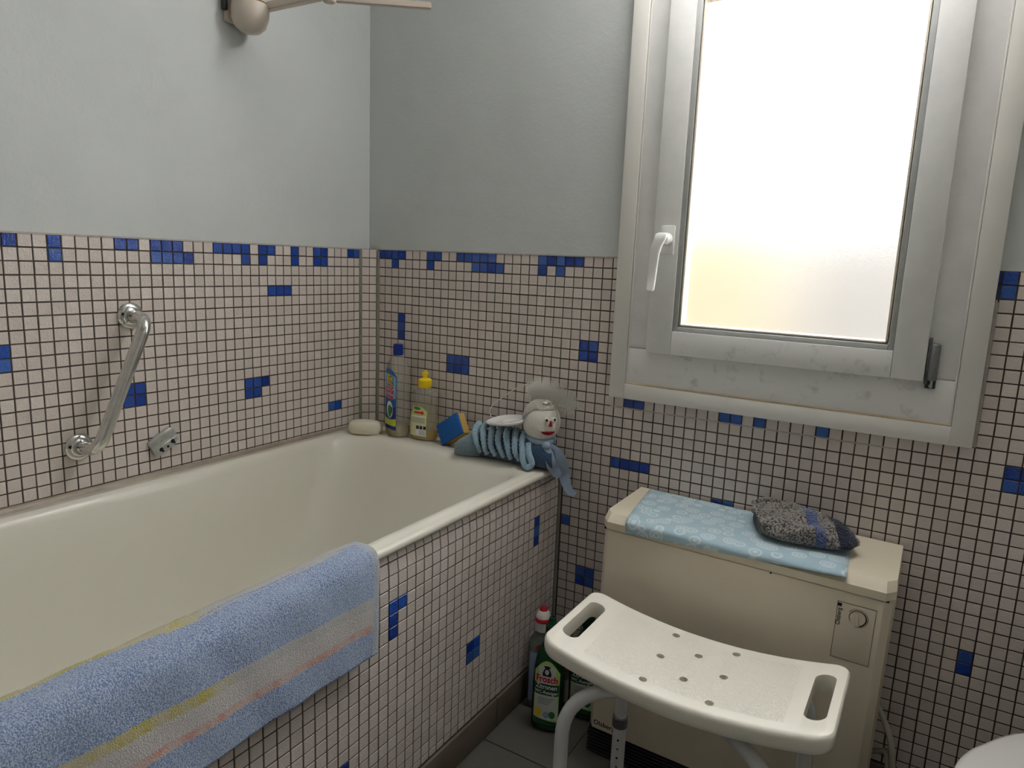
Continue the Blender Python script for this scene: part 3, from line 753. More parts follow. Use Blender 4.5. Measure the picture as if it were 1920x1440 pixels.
def seat():
    half = []                                           # outline of the +y half from left end to right end
    def outline(ins):
        L, W_, r = HL - ins, HW - ins, max(4, 30 - ins)
        up = [(-L, W_ - r)] if False else []
        for k in range(7): a = rad(180 - 90 * k / 6); up.append((-(L - r) + r * cos(a), (W_ - r) + r * sin(a)))
        for k in range(1, 40): up.append((-(L - r) + 2 * (L - r) * k / 40, W_ + 2.0 * sin(pi * k / 40)))
        for k in range(7): a = rad(90 - 90 * k / 6); up.append(((L - r) + r * cos(a), (W_ - r) + r * sin(a)))
        return up
    rings = []
    for (ins, dz) in ((9, -33), (4, -32), (1, -28), (0, -22), (0, -10), (1.2, -5), (4, -1.6), (9, 0)):
        up = outline(ins); ring = up + [(x, -y) for (x, y) in reversed(up)]
        rings.append([(SX + x, SY + y, seat_z(SX + x) + dz) for (x, y) in ring])
    n_ = len(rings[0]); h = n_ // 2; vs = [p for r in rings for p in r]; fs = []
    for i in range(len(rings) - 1):
        for j in range(n_): fs.append((i * n_ + j, i * n_ + (j + 1) % n_, (i + 1) * n_ + (j + 1) % n_, (i + 1) * n_ + j))
    for base, fl in ((0, False), ((len(rings) - 1) * n_, True)):
        for j in range(h - 1):
            q = (base + j, base + j + 1, base + n_ - 2 - j, base + n_ - 1 - j); fs.append(q if fl else q[::-1])
    o = mesh_obj('seat', vs, fs, 'seat', ST)
    bm = bmesh.new(); bm.from_mesh(o.data); bmesh.ops.recalc_face_normals(bm, faces=bm.faces); bm.to_mesh(o.data); bm.free()
    cb = bmesh.new()
    def cut(pts):
        a = [cb.verts.new((x, y, 380)) for x, y in pts]; b = [cb.verts.new((x, y, 560)) for x, y in pts]; m_ = len(pts)
        cb.faces.new(a[::-1]); cb.faces.new(b)
        for i in range(m_): cb.faces.new((a[i], a[(i + 1) % m_], b[(i + 1) % m_], b[i]))
    for (x, y) in ((1172, -380), (1172, -470), (1172, -560), (1231, -425), (1231, -515), (1290, -380), (1290, -470), (1290, -560)):
        cut([(x + 7.5 * cos(2 * pi * k / 20), y + 7.5 * sin(2 * pi * k / 20)) for k in range(20)])
    for s in (-1, 1):
        cx = SX + s * 218; pts = []
        for (oy, a0) in ((58, 0), (-58, 180)):
            for k in range(13): a = rad(a0 + 180 * k / 12); pts.append((cx + 17 * cos(a), SY + oy + 17 * sin(a)))
        cut(pts)
    bmesh.ops.recalc_face_normals(cb, faces=cb.faces)
    co = bm_obj('cutter', cb, 'seat')
    md = o.modifiers.new('cut', 'BOOLEAN'); md.object = co; md.operation = 'DIFFERENCE'; md.solver = 'EXACT'
    bv = o.modifiers.new('round', 'BEVEL'); bv.width = .0028; bv.segments = 3; bv.limit_method = 'ANGLE'; bv.angle_limit = rad(55); bv.use_clamp_overlap = True
    dg = bpy.context.evaluated_depsgraph_get(); me = bpy.data.meshes.new_from_object(o.evaluated_get(dg)); old = o.data
    o.modifiers.clear(); o.data = me; bpy.data.meshes.remove(old); bpy.data.objects.remove(co)
    for p in me.polygons: p.use_smooth = True
    me.set_sharp_from_angle(angle=rad(38))
seat()
LEGS = ((1042, -606), (1042, -308), (1421, -308), (1421, -606))
for q, (lx, ly) in enumerate(LEGS):
    lg_ = tube('leg', smooth_path([(1231 + (lx - 1231) * .04, -457 + (ly + 457) * .04, 397 - 14 * (q % 2)), (lx, ly, 397 - 14 * (q % 2)), (lx, ly, 150)], 92, 12), 13, 'tube', ST, 20)
    lathe('collar', [(14, 150), (16.6, 151), (17.2, 160), (16.6, 174), (14.2, 176)], 'rubber', lg_, 24, 'z', (lx, ly, 0))
    lathe('sleeve', [(15, 20), (15, 150.5)], 'tube', lg_, 24, 'z', (lx, ly, 0))
    lathe('foot', [(22, 0), (22.5, 4), (19, 14), (17, 30), (15.2, 31)], 'rubber', lg_, 24, 'z', (lx, ly, 0))
    dv = Vector((CAMP[0] - lx - 250, CAMP[1] - ly, 0)).normalized() if q != 9 else None
    for kz in range(5):
        c = Vector((lx, ly, 0)) + Vector((.25, -.97, 0)).normalized() * 14.2
        mt = Matrix.Rotation(math.atan2(-.97, .25), 4, 'Z')
        lathe('adjusting_hole', [(2.6, .2), (2.6, 1.0)], 'black' if kz % 2 == 0 else 'rubber', lg_, 10, 'x', (c.x, c.y, 124 - kz * 22), 40, mt)

# ------------------------------------------------------------------ towel over the tub edge
def towel_mat():
    k = N('striped_terry'); b = k.b; o = k.pos()
    at = k.n('ShaderNodeAttribute', attribute_name='sd'); an = k.n('ShaderNodeAttribute', attribute_name='td')
    wob = k.n('ShaderNodeMath', operation='MULTIPLY_ADD'); k.l(k.noise(180, o, 2), wob.inputs[0]); wob.inputs[1].default_value = .0075; k.l(at.outputs['Fac'], wob.inputs[2])
    sp = k.ramp(k.noise(420, o, 2, .7), [(.40, lin((82, 118, 186))), (.60, lin((202, 218, 242)))])
    sp2 = k.mix(k.ramp(k.noise(9, o, 3), [(.35, (0, 0, 0)), (.75, (.45, .45, .45))]), sp, lin((186, 208, 236)))
    wt = k.ramp(k.noise(500, o, 2), [(.35, lin((206, 200, 200))), (.65, lin((232, 228, 226)))])
    fl = k.ramp(k.noise(700, o, 2), [(.35, lin((196, 196, 198))), (.65, lin((216, 216, 216)))])
    # left half of the flat band turns yellow, the lower band pink, in flecks
    yl = k.ramp(k.noise(38, o, 4, .7), [(.42, lin((214, 206, 176))), (.60, lin((206, 194, 86)))])
    ym = k.n('ShaderNodeMapRange'); k.l(an.outputs['Fac'], ym.inputs[0]); ym.inputs[1].default_value = .42; ym.inputs[2].default_value = .52
    band = k.mix(ym.outputs[0], fl, yl)
    pk = k.ramp(k.noise(45, o, 4, .7), [(.42, lin((222, 204, 200))), (.68, lin((222, 150, 136)))])
    def step(v):
        g = k.n('ShaderNodeMath', operation='GREATER_THAN'); k.l(wob.outputs[0], g.inputs[0]); g.inputs[1].default_value = v; return g.outputs[0]
    c = k.mix(step(.0545), sp2, pk); c = k.mix(step(.068), c, wt); c = k.mix(step(.100), c, band); c = k.mix(step(.118), c, sp2)
    c = k.mix(step(.2285), c, band)
    hm = k.n('ShaderNodeMath', operation='LESS_THAN'); k.l(an.outputs['Fac'], hm.inputs[0]); hm.inputs[1].default_value = .022
    c = k.mix(hm.outputs[0], c, k.mix(.5, fl, lin((178, 200, 226))))
    k.l(c, b.inputs['Base Color']); b.inputs['Roughness'].default_value = .95; b.inputs['Sheen Weight'].default_value = .35
    n1 = k.bump(k.noise(420, o, 3, .7), 1.0, .006); k.bump(k.noise(60, o, 3), .4, .004, n1)
    return k.m
MAT['towel'] = towel_mat()
def towel(name, parent, off, y0, y1, low, th):
    prof = catmull([(652, 0, 612), (655, 0, 626), (663, 0, 637), (678, 0, 641), (700, 0, 641), (716, 0, 637), (725, 0, 626), (728, 0, 605), (728, 0, 560), (727, 0, 500), (726, 0, 446 + low)], 10)
    pr = [prof[0]]
    acc = [0]
    for a, b in zip(prof, prof[1:]): acc.append(acc[-1] + (b - a).length)
    L = acc[-1]; nv, nu = 80, 90
    def at(s):
        for i in range(1, len(acc)):
            if acc[i] >= s - 1e-6:
                t = (s - acc[i - 1]) / max(1e-6, acc[i] - acc[i - 1]); return prof[i - 1].lerp(prof[i], t)
        return prof[-1]
    P0 = [at(L * j / (nv - 1)) for j in range(nv)]
    sd, td = [], []
    def fn(u, t):
        p = P0[round(t * (nv - 1))]; s = L * (1 - t); y = y0 + (y1 - y0) * u
        hang = max(0, min(1, (s - 0) / 190)); hang = 1 - hang
        x = p.x + off + hang * (3 + 10 * u + 1.2 * sin(u * 11 + 1) + .9 * sin(u * 27)) * (1 if p.x > 715 else 0) + 1.2 * sin(u * 40 + t * 9)
        z = p.z + (2.2 * sin(u * 8.5 + .6) + 1.5 * sin(u * 21)) * (1 if p.x < 722 else .3) + hang * (1.5 * sin(u * 5) + 6 * u) * (p.x > 715)
        y += 3 * sin(t * 5) * (1 - u) - 8 * hang * (1 - u) * 0
        sd.append((s - 10 * u * (s > 40)) / 1000); td.append(u)
        return (x, y, max(z, RIM + 8) if 660 < x < 716 and p.z > 630 else z)
    vs = [fn(i / (nu - 1), j / (nv - 1)) for j in range(nv) for i in range(nu)]
    fs = [(j * nu + i, j * nu + i + 1, (j + 1) * nu + i + 1, (j + 1) * nu + i) for j in range(nv - 1) for i in range(nu - 1)]
    o = mesh_obj(name, vs, fs, 'towel', parent, True)
    for nm, arr in (('sd', sd), ('td', td)):
        a = o.data.attributes.new(nm, 'FLOAT', 'POINT'); a.data.foreach_set('value', arr)
    sm = o.modifiers.new('t', 'SOLIDIFY'); sm.thickness = th / 1000; sm.offset = 0
    dg = bpy.context.evaluated_depsgraph_get(); me = bpy.data.meshes.new_from_object(o.evaluated_get(dg)); old = o.data
    o.modifiers.clear(); o.data = me; bpy.data.meshes.remove(old); return o
TWL = empty('towel'); tag(TWL, 'blue heathered bath towel with white, pink and yellow stripes hung over the tub edge', 'towel')
towel('outer_fold', TWL, 4.5, -762, -1450, 0, 4.5)
towel('inner_fold', TWL, -1.0, -757, -1450, 3, 4.0)

# ------------------------------------------------------------------ bottles
def plastic(name, c, clear, rough=.12):
    k = N(name); b = k.b; b.inputs['Base Color'].default_value = (*lin(c), 1); b.inputs['Roughness'].default_value = rough
    tb = k.n('ShaderNodeBsdfTransparent'); tb.inputs['Color'].default_value = (*lin(c), 1)
    mx = k.n('ShaderNodeMixShader'); mx.inputs[0].default_value = 1 - clear
    k.l(tb.outputs[0], mx.inputs[1]); k.l(b.outputs[0], mx.inputs[2]); k.l(mx.outputs[0], k.out.inputs['Surface']); return k.m
MAT['clear'] = plastic('clear_plastic', (240, 239, 234), .84)
MAT['liquid'] = plastic('pale_liquid', (226, 216, 176), .55)
MAT['amber'] = plastic('amber_liquid', (222, 190, 92), .45)
MAT['green_plastic'] = plastic('dark_green_plastic', (26, 74, 50), .35)
MAT['green_liquid'] = mat('green_liquid', (10, 44, 28), .3)
MAT['smoke'] = plastic('smoky_plastic', (150, 160, 150), .5)
for nm, c in (('cap_blue', (20, 44, 128)), ('cap_yellow', (238, 208, 30)), ('lab_blue', (30, 92, 168)), ('lab_sky', (120, 176, 216)), ('lab_navy', (22, 40, 120)), ('lab_lime', (196, 208, 70)), ('ink_red', (206, 26, 56)),
              ('ink_yellow', (246, 212, 30)), ('ink_white', (236, 238, 240)), ('ink_black', (22, 22, 34)), ('lab_cream', (216, 218, 178)), ('lab_olive', (198, 204, 130)), ('ink_green', (40, 120, 60)), ('ink_dgreen', (14, 74, 46)),
              ('lab_pale', (206, 214, 210)), ('lab_lgreen', (178, 206, 120)), ('ink_lemon', (232, 206, 40)), ('cap_white', (224, 224, 220)), ('cap_red', (176, 30, 48)), ('lab_bluegrey', (140, 160, 196)), ('ink_grey', (120, 130, 126))):
    MAT[nm] = mat(nm, c, .35)

class Bottle:
    def __init__(s, name, at, yaw, prof, material, label, cat='bottle'):
        s.e = empty(name); s.e.location = tuple(c / 1000 for c in at); s.e.rotation_euler = (0, 0, rad(yaw)); tag(s.e, label, cat)
        s.prof = prof; s.body('body', prof, material, 0)
    def ring(s, z, w_, d, n_, ins=0, N_=44):
        r = []
        for k in range(N_):
            a = 2 * pi * k / N_; ca, sa = cos(a), sin(a)
            r.append(((w_ / 2 - ins) * abs(ca) ** (2 / n_) * (1 if ca >= 0 else -1), (d / 2 - ins) * abs(sa) ** (2 / n_) * (1 if sa >= 0 else -1), z))
        return r
    def body(s, name, prof, material, ins=0): return loft(name, [s.ring(z, w_, d, n_, ins) for (z, w_, d, n_) in prof], material, s.e, angle=55)
    def dim(s, z):
        p = s.prof
        for a, b in zip(p, p[1:]):
            if a[0] <= z <= b[0] and b[0] > a[0]:
                t = (z - a[0]) / (b[0] - a[0]); return [a[i] + (b[i] - a[i]) * t for i in (1, 2, 3)]
        return p[-1][1:]
    def surf(s, x, z, off):
        w_, d, n_ = s.dim(z); q = min(.995, abs(2 * x / w_))
        return (x, -(d / 2) * (1 - q ** n_) ** (1 / n_) - off, z)
    def fill(s, name, level, material, ins=2.0):
        pr = [p for p in s.prof if p[0] < level]; w_, d, n_ = s.dim(level); pr = [(max(p[0], 3), *p[1:]) for p in pr] + [(level, w_, d, n_)]
        return s.body(name, pr, material, ins)
    def patch(s, name, x0, x1, z0, z1, top, material, parent, off=.5, nx=16, nz=24):
        # top(x in 0..1) gives the fraction of the height that the patch reaches there
        vs, fs = [], []
        for j in range(nz + 1):
            for i in range(nx + 1):
                u = i / nx; zt = z0 + (z1 - z0) * top(u); vs.append(s.surf(x0 + (x1 - x0) * u, z0 + (zt - z0) * j / nz, off))
        for j in range(nz):
            for i in range(nx): fs.append((j * (nx + 1) + i, j * (nx + 1) + i + 1, (j + 1) * (nx + 1) + i + 1, (j + 1) * (nx + 1) + i))
        return mesh_obj(name, vs, fs, material, parent, True)
    def word(s, body, size, x, z, material, parent, off=1.0, bold=0, xs=1.0, tilt=0):
        return lettering('lettering', body, size, lambda a, b: s.surf(x + a, z + b + a * tilt, off), material, parent, bold, 'CENTER', xs)
    def blob(s, name, x, z, rx, rz, material, parent, off=1.0):
        n_ = 18; vs = [s.surf(x, z, off)] + [s.surf(x + rx * cos(2 * pi * k / n_), z + rz * sin(2 * pi * k / n_), off) for k in range(n_)]
        return mesh_obj(name, vs, [(0, k + 1, (k + 1) % n_ + 1) for k in range(n_)], material, parent)
ONE = lambda u: 1.0
LZ = RIM + 1.8
# --- vinegar cleaner
b = Bottle('cleaner_bottle', (176, -64, LZ), -24, [(0, 78, 50, 3), (3, 86, 56, 3.2), (20, 88, 58, 3.4), (150, 88, 58, 3.4), (195, 86, 57, 3.2), (215, 78, 52, 2.8), (230, 60, 42, 2.4), (240, 38, 32, 2.1), (244, 27, 27, 2), (252, 27, 27, 2)], 'clear',
           'tall clear vinegar cleaner bottle with blue cap standing beside the soap bar')
b.fill('liquid', 34, 'liquid')
lathe('cap', [(14.5, 244), (15.5, 246), (15, 268), (14, 276), (12, 277)], 'cap_blue', b.e, 28)
LT = lambda u: .80 + .20 * sin(pi * min(1, .25 + u * .55)) if u < .85 else .80 + .2 * sin(pi * .7) - (u - .85) * .5
lb = b.patch('front_label', -36, 38, 22, 205, LT, 'lab_blue', b.e)
b.patch('sky_area', -35, 36, 118, 190, LT, 'lab_sky', lb, .7)
b.patch('navy_band', -35.5, 37.5, 22.5, 92, ONE, 'lab_navy', lb, .65)
b.patch('lime_band', -35.5, 37.5, 34, 58, lambda u: 1 - .25 * sin(u * 3), 'lab_lime', lb, .85)
b.word('fit', 44, 8, 158, 'ink_black', lb, 1.0, 2.6); b.word('fit', 44, 8, 158, 'ink_yellow', lb, 1.5, 1.0)
b.word('ESSIG', 25, 7, 134, 'ink_white', lb, 1.0, 2.0, .82); b.word('ESSIG', 25, 7, 134, 'ink_red', lb, 1.5, .9, .82)
b.word('Reiniger', 18, 7, 117, 'ink_white', lb, 1.0, 1.8, .82); b.word('Reiniger', 18, 7, 117, 'ink_red', lb, 1.5, .6, .82)
b.blob('white_splash', 8, 82, 19, 26, 'ink_white', lb, .9); b.blob('green_flask', 9, 78, 12, 20, 'ink_green', lb, 1.2); b.blob('green_drop', -18, 72, 8, 9, 'ink_green', lb, 1.2); b.blob('flask_neck', 8, 101, 4, 7, 'ink_white', lb, 1.3)
# --- washing-up liquid
b = Bottle('dish_soap_bottle', (270, -52, LZ), 6, [(0, 70, 40, 2.6), (3, 82, 47, 2.6), (30, 90, 50, 2.6), (60, 88, 49, 2.6), (95, 74, 44, 2.5), (112, 72, 44, 2.5), (128, 80, 46, 2.5), (140, 78, 45, 2.4), (152, 56, 38, 2.2), (158, 32, 30, 2)], 'clear',
           'washing-up liquid bottle with yellow pump cap between cleaner bottle and sponge')
b.fill('liquid', 30, 'amber'); b.fill('residue', 100, plastic('thin_film', (236, 230, 196), .8), 3.2)
cp = lathe('cap', [(19, 156), (20.5, 158), (20.5, 178), (17, 182), (8, 184), (7.5, 196)], 'cap_yellow', b.e, 28)
lathe('nozzle', [(7, 190), (9.5, 193), (9.5, 200), (5, 203), (4.5, 207)], 'cap_yellow', cp, 20)
lb = b.patch('back_label', -40, 22, 12, 102, lambda u: .84 + .16 * sin(pi * (.25 + .6 * u)) - .25 * max(0, u - .75), 'lab_olive', b.e)
b.patch('cream_area', -39, 21, 13, 70, lambda u: 1 - .05 * u, 'lab_cream', lb, .7); b.patch('white_stripe', -39.5, 20, 70, 73.5, ONE, 'ink_white', lb, .9)
for k in range(6): b.patch('text_line', -38, 17, 53 + k * 2.6, 54 + k * 2.6, ONE, 'ink_grey', lb, .9, 8, 1)
b.blob('leaf', -12, 95, 13, 4.5, 'ink_green', lb, 1.1); b.patch('red_wordmark', -22, 2, 80, 86, ONE, 'ink_red', lb, 1.0, 8, 2); b.blob('red_emblem', 7, 83, 5, 5, 'ink_red', lb, 1.1)
for k in range(3): b.patch('pictogram', -12 + k * 12, -3 + k * 12, 34, 44, ONE, 'ink_black', lb, 1.0, 4, 3)
b.patch('white_box', -14, 20, 16, 33, ONE, 'ink_white', lb, .9, 8, 4)
for k in range(4): b.patch('text_line', -2, 19, 18 + k * 3.6, 19.4 + k * 3.6, ONE, 'ink_grey', lb, 1.1, 8, 1)
# --- toilet cleaner bottles on the floor
FP = [(0, 66, 50, 2.6), (4, 78, 60, 2.7), (20, 82, 62, 2.8), (120, 82, 62, 2.8), (165, 78, 60, 2.7), (200, 66, 52, 2.5), (222, 46, 40, 2.2), (236, 30, 30, 2), (252, 27, 27, 2)]
def cleaner(at, yaw, label, level):
    b = Bottle('toilet_cleaner_bottle', at, yaw, FP, 'green_plastic', label)
    b.fill('liquid', level, 'green_liquid')
    lathe('cap', [(15, 248), (17, 250), (16, 276), (10, 282), (8, 296), (6, 297)], 'green_plastic', b.e, 24)
    arch = lambda u: .72 + .28 * sin(pi * min(1, max(0, .12 + u * .76)))
    lb = b.patch('front_label', -32, 32, 22, 192, arch, 'lab_lgreen', b.e)
    b.patch('pale_area', -30, 30, 36, 112, ONE, 'lab_pale', lb, .8); b.patch('white_crest', -22, 22, 132, 182, arch, 'lab_pale', lb, .7)
    b.patch('dark_band', -31.5, 31.5, 102, 132, ONE, 'ink_dgreen', lb, .9)
    b.patch('base_band', -31.5, 31.5, 22.5, 38, lambda u: 1 - .5 * u, 'ink_dgreen', lb, .9)
    b.word('Frosch', 24, 0, 137, 'ink_red', lb, 1.0, .8, .85); b.word('Zitronen', 18, 0, 119, 'ink_white', lb, 1.4, .3, .84); b.word('WC-Reiniger', 12.5, 0, 106, 'ink_white', lb, 1.4, .2, .88)
    e = b.patch('emblem', -11, 11, 153, 178, lambda u: .35 + .65 * sin(pi * u), 'ink_black', lb, 1.1); b.blob('emblem_crown', 0, 177, 9, 3, 'ink_black', lb, 1.2); b.blob('emblem_belly', 0, 164, 5.5, 7, 'lab_pale', lb, 1.4)
    for k in range(4): b.patch('text_line', -20, 20 - 4 * k, 92 - k * 5, 93.6 - k * 5, ONE, 'ink_grey', lb, 1.0, 8, 1)
    b.blob('lemon', -20, 52, 10, 13, 'ink_lemon', lb, 1.1); b.blob('blossom', 2, 48, 8, 9, 'lab_bluegrey', lb, 1.1); b.blob('herb', 17, 50, 8, 10, 'ink_green', lb, 1.1)
cleaner((812, -212, 1), 14, 'green lemon toilet cleaner bottle in front, beside the tiled tub side', 205)
cleaner((868, -118, 1), 10, 'second green toilet cleaner bottle half hidden behind the stool leg', 190)
b = Bottle('limescale_bottle', (752, -148, 1), 20, [(0, 60, 46, 2.6), (4, 68, 52, 2.7), (150, 70, 52, 2.7), (185, 66, 48, 2.5), (205, 40, 36, 2.2), (215, 32, 30, 2)], 'smoke', 'clear cleaner bottle with white and red cap against the tub side', 'bottle')
b.patch('front_label', -28, 28, 20, 160, ONE, 'lab_bluegrey', b.e); b.blob('red_spot', 0, 176, 12, 7, 'cap_red', b.e, 1.0)
cp = lathe('cap', [(17, 213), (21, 216), (21, 238), (19, 250), (17, 262), (11, 270)], 'cap_white', b.e, 28)
lathe('red_band', [(20.5, 240), (22, 242), (21.4, 249), (19.6, 251)], 'cap_red', cp, 28); lathe('red_tip', [(11, 268), (10, 276), (5, 282)], 'cap_red', cp, 20)

# ------------------------------------------------------------------ soap, sponge
def blob_ring(name, prof, material, parent, mtx, n_=36, ex=2.6):
    rings = []
    for (z, a, b_) in prof:
        r = []
        for k in range(n_):
            t = 2 * pi * k / n_; c, s = cos(t), sin(t)
            r.append(tuple(mtx @ Vector((a * abs(c) ** (2 / ex) * (1 if c >= 0 else -1), b_ * abs(s) ** (2 / ex) * (1 if s >= 0 else -1), z))))
        rings.append(r)
    return loft(name, rings, material, parent, angle=None)
MAT['soap'] = mat('cream_soap', (224, 220, 202), .45, sss=.15, var=.03, vscale=20)
o = blob_ring('soap_bar', [(1, 42, 22), (2, 47, 26), (10, 51, 30), (20, 52, 31), (30, 50, 29), (36, 44, 25), (39.5, 32, 17), (40.5, 10, 5)], 'soap', None, Matrix.Translation((90, -112, RIM + .5)) @ Matrix.Rotation(rad(24), 4, 'Z'))
tag(o, 'rounded cream soap bar in the corner of the tub ledge', 'soap')
SP = empty('sponge'); tag(SP, 'yellow scouring sponge with blue pad leaning on its corner against the wall', 'sponge')
MAT['pad'] = mat('blue_scouring_pad', (24, 92, 168), .9, var=.35, vscale=300, bump=.8, bscale=500, bdist=.002)
MAT['foam'] = mat('yellow_foam', (190, 158, 88), .95, var=.1, vscale=200, bump=.5, bscale=400, bdist=.001)
SM = Matrix.Translation((380, -58, RIM + 49)) @ Matrix.Rotation(rad(-10), 4, 'Z') @ Matrix.Rotation(rad(-12), 4, 'X') @ Matrix.Rotation(rad(-36), 4, 'Y')
box('scouring_pad', -44, 44, -17, -9, -32, 32, 'pad', SP, 1.5, 2, SM); box('foam', -44, 44, -9, 17, -32, 32, 'foam', SP, 2, 2, SM)

# ------------------------------------------------------------------ wash-cloth doll on the ledge
DL = empty('bath_doll'); tag(DL, 'white-headed bath doll with a folded blue washcloth body on the tub ledge', 'doll')
def terry(name, c1, c2, sc=420):
    k = N(name); o = k.pos(); k.l(k.ramp(k.noise(sc, o, 2), [(.35, lin(c1)), (.65, lin(c2))]), k.b.inputs['Base Color']); k.b.inputs['Roughness'].default_value = .95
    k.b.inputs['Sheen Weight'].default_value = .3; k.bump(k.noise(sc, o, 3), .9, .003); return k.m
MAT['white_terry'] = terry('white_terry', (228, 223, 212), (246, 243, 236), 600); MAT['pale_blue_terry'] = terry('pale_blue_terry', (122, 158, 182), (166, 194, 210), 480)
MAT['dark_blue_terry'] = terry('dark_blue_terry', (32, 58, 90), (62, 92, 124), 480); MAT['grey_knit'] = terry('grey_blue_knit', (96, 120, 136), (136, 158, 170), 500)
MAT['felt_red'] = mat('red_felt', (150, 20, 44), .9); MAT['scarf'] = mat('pale_blue_ribbon', (148, 166, 190), .7, var=.08, vscale=40, bump=.2)
MAT['bristle'] = mat('grey_white_bristle', (236, 235, 230), .5); MAT['eye'] = mat('eye_white', (226, 222, 210), .4); MAT['cord'] = mat('white_cord', (214, 210, 202), .7); MAT['tulle'] = mat('silver_bow', (220, 220, 218), .3)
HC = Vector((682, -80, 757))
rings = []
for k in range(0, 25):
    a = -pi / 2 + pi * k / 24; r = max(.8, 50 * cos(a) ** .85); z = 54 * sin(a); r *= 1 - .06 * (z / 54)
    rings.append([(HC.x + r * cos(2 * pi * j / 40) * (1 + .015 * sin(j * 3 + k)), HC.y + r * .95 * sin(2 * pi * j / 40), HC.z + z) for j in range(40)])
loft('head', rings, 'white_terry', DL, angle=None)
FD = Vector((.82, -.57, 0)).normalized()              # the face looks past the camera's right
RT = Vector((-FD.y, FD.x, 0))
def face(dx, dz, off=0):                               # point on the face
    a = dx / 50; b_ = dz / 54; d = (FD * cos(a) - RT * -sin(a)) ; d = Vector((FD.x * cos(a) + RT.x * sin(a), FD.y * cos(a) + RT.y * sin(a), 0))
    r = 50 * max(.1, cos(math.asin(max(-.98, min(.98, b_))))) ** .85
    return Vector((HC.x, HC.y, HC.z + dz)) + Vector((d.x * (r + off), d.y * (r + off) * .97, 0))
for sx in (-11, 12):
    p = face(sx, 10, -1.2); n3 = (p - HC).normalized(); mt = n3.to_track_quat('Z', 'Y').to_matrix().to_4x4()
    ey = lathe('eye', [(7.0, 0), (6.8, 2.0), (5, 3.4), (.5, 4.0)], 'eye', DL, 20, 'z', tuple(p), 60, mt)
    lathe('pupil', [(3.8, 3.0), (3.4, 4.2), (.5, 4.6)], 'black', ey, 16, 'z', tuple(p), 60, mt)
def felt(name, pts, material, h=2.4):
    n_ = len(pts); c0 = (sum(p[0] for p in pts) / n_, sum(p[1] for p in pts) / n_)
    vs = [face(c0[0], c0[1], h + 1.5)] + [face(x, z, h) for x, z in pts] + [face(x, z, -2) for x, z in pts]
    fs = [(0, 1 + k, 1 + (k + 1) % n_) for k in range(n_)] + [(1 + k, 1 + n_ + k, 1 + n_ + (k + 1) % n_, 1 + (k + 1) % n_) for k in range(n_)]
    return mesh_obj(name, [tuple(v_) for v_ in vs], fs, material, DL)
felt('nose', [(-6, -5), (0, -6), (6, -5), (4, 2), (1.5, 9), (-.5, 9), (-3, 2)], 'felt_red')
felt('mouth', [(-25, -20), (-19, -26), (-9, -30), (2, -30.5), (11, -28), (18, -21), (11, -20.5), (5, -19.5), (0, -20.5), (-5, -19.5), (-13, -20)], 'felt_red')
rd = random.Random(11)
cap_v, cap_f = [], []                                  # grey hair cap over the back and top of the head
NU, NV = 40, 14
def hairline(t):                                       # lowest latitude of the cap at heading t
    d = cos(t - math.atan2(FD.y, FD.x)); return .72 if d > .5 else (.72 - (.5 - d) * 1.0 if d > -.2 else .02)
for j in range(NV + 1):
    for i in range(NU):
        t = 2 * pi * i / NU; e = hairline(t) + (pi / 2 - hairline(t)) * j / NV; r = 51.8 * max(.01, cos(e)) ** .85
        cap_v.append((HC.x + r * cos(t), HC.y + r * .96 * sin(t), HC.z + 55.5 * sin(e) + .6 * sin(i * 2.3)))
for j in range(NV):
    for i in range(NU): cap_f.append((j * NU + i, j * NU + (i + 1) % NU, (j + 1) * NU + (i + 1) % NU, (j + 1) * NU + i))
o = mesh_obj('hair', cap_v, cap_f, terry('grey_hair', (168, 160, 146), (206, 200, 190), 500), DL, True)
bx = [Vector((632, -62, 828)), Vector((666, -66, 834)), Vector((705, -74, 830)), Vector((745, -82, 818)), Vector((778, -90, 806))]
sb = tube('hair_brush', catmull(bx, 6), 1.6, 'chrome_dull', DL, 8)
cpts = catmull(bx, 40); bv_, bf = [], []
for k in range(2600):
    t = rd.random(); i = min(len(cpts) - 2, int(t * (len(cpts) - 1))); c = cpts[i]; tg = (cpts[i + 1] - c).normalized()
    d = Vector((rd.gauss(0, 1), rd.gauss(0, 1), rd.gauss(0, 1))); d = (d - tg * d.dot(tg)).normalized(); L = rd.uniform(26, 44) * (.75 + .35 * sin(pi * t))
    tip = c + d * L + tg * rd.uniform(-3, 5); tip.y = min(tip.y, -6); w_ = d.cross(tg) * .55; b = len(bv_)
    bv_ += [tuple(c - w_), tuple(c + w_), tuple(tip)]; bf.append((b, b + 1, b + 2))
o = mesh_obj('bristles', bv_, bf, 'bristle', sb); o['kind'] = 'stuff'
for (dx, dz, rx) in ((-6, 4, 9), (8, 6, 9), (2, -5, 6)):  # bow on the forehead
    p = face(-6 + dx, 46 + dz * .3, 3) + Vector((0, 0, dz)); lathe('bow_loop', [(1, -3), (5, -2), (6, 0), (5, 2), (1, 3)], 'tulle', DL, 12, 'z', tuple(p), 60, Matrix.Rotation(rad(70 + dx * 8), 4, 'X') @ Matrix.Diagonal((1.2, .8, 1, 1)))
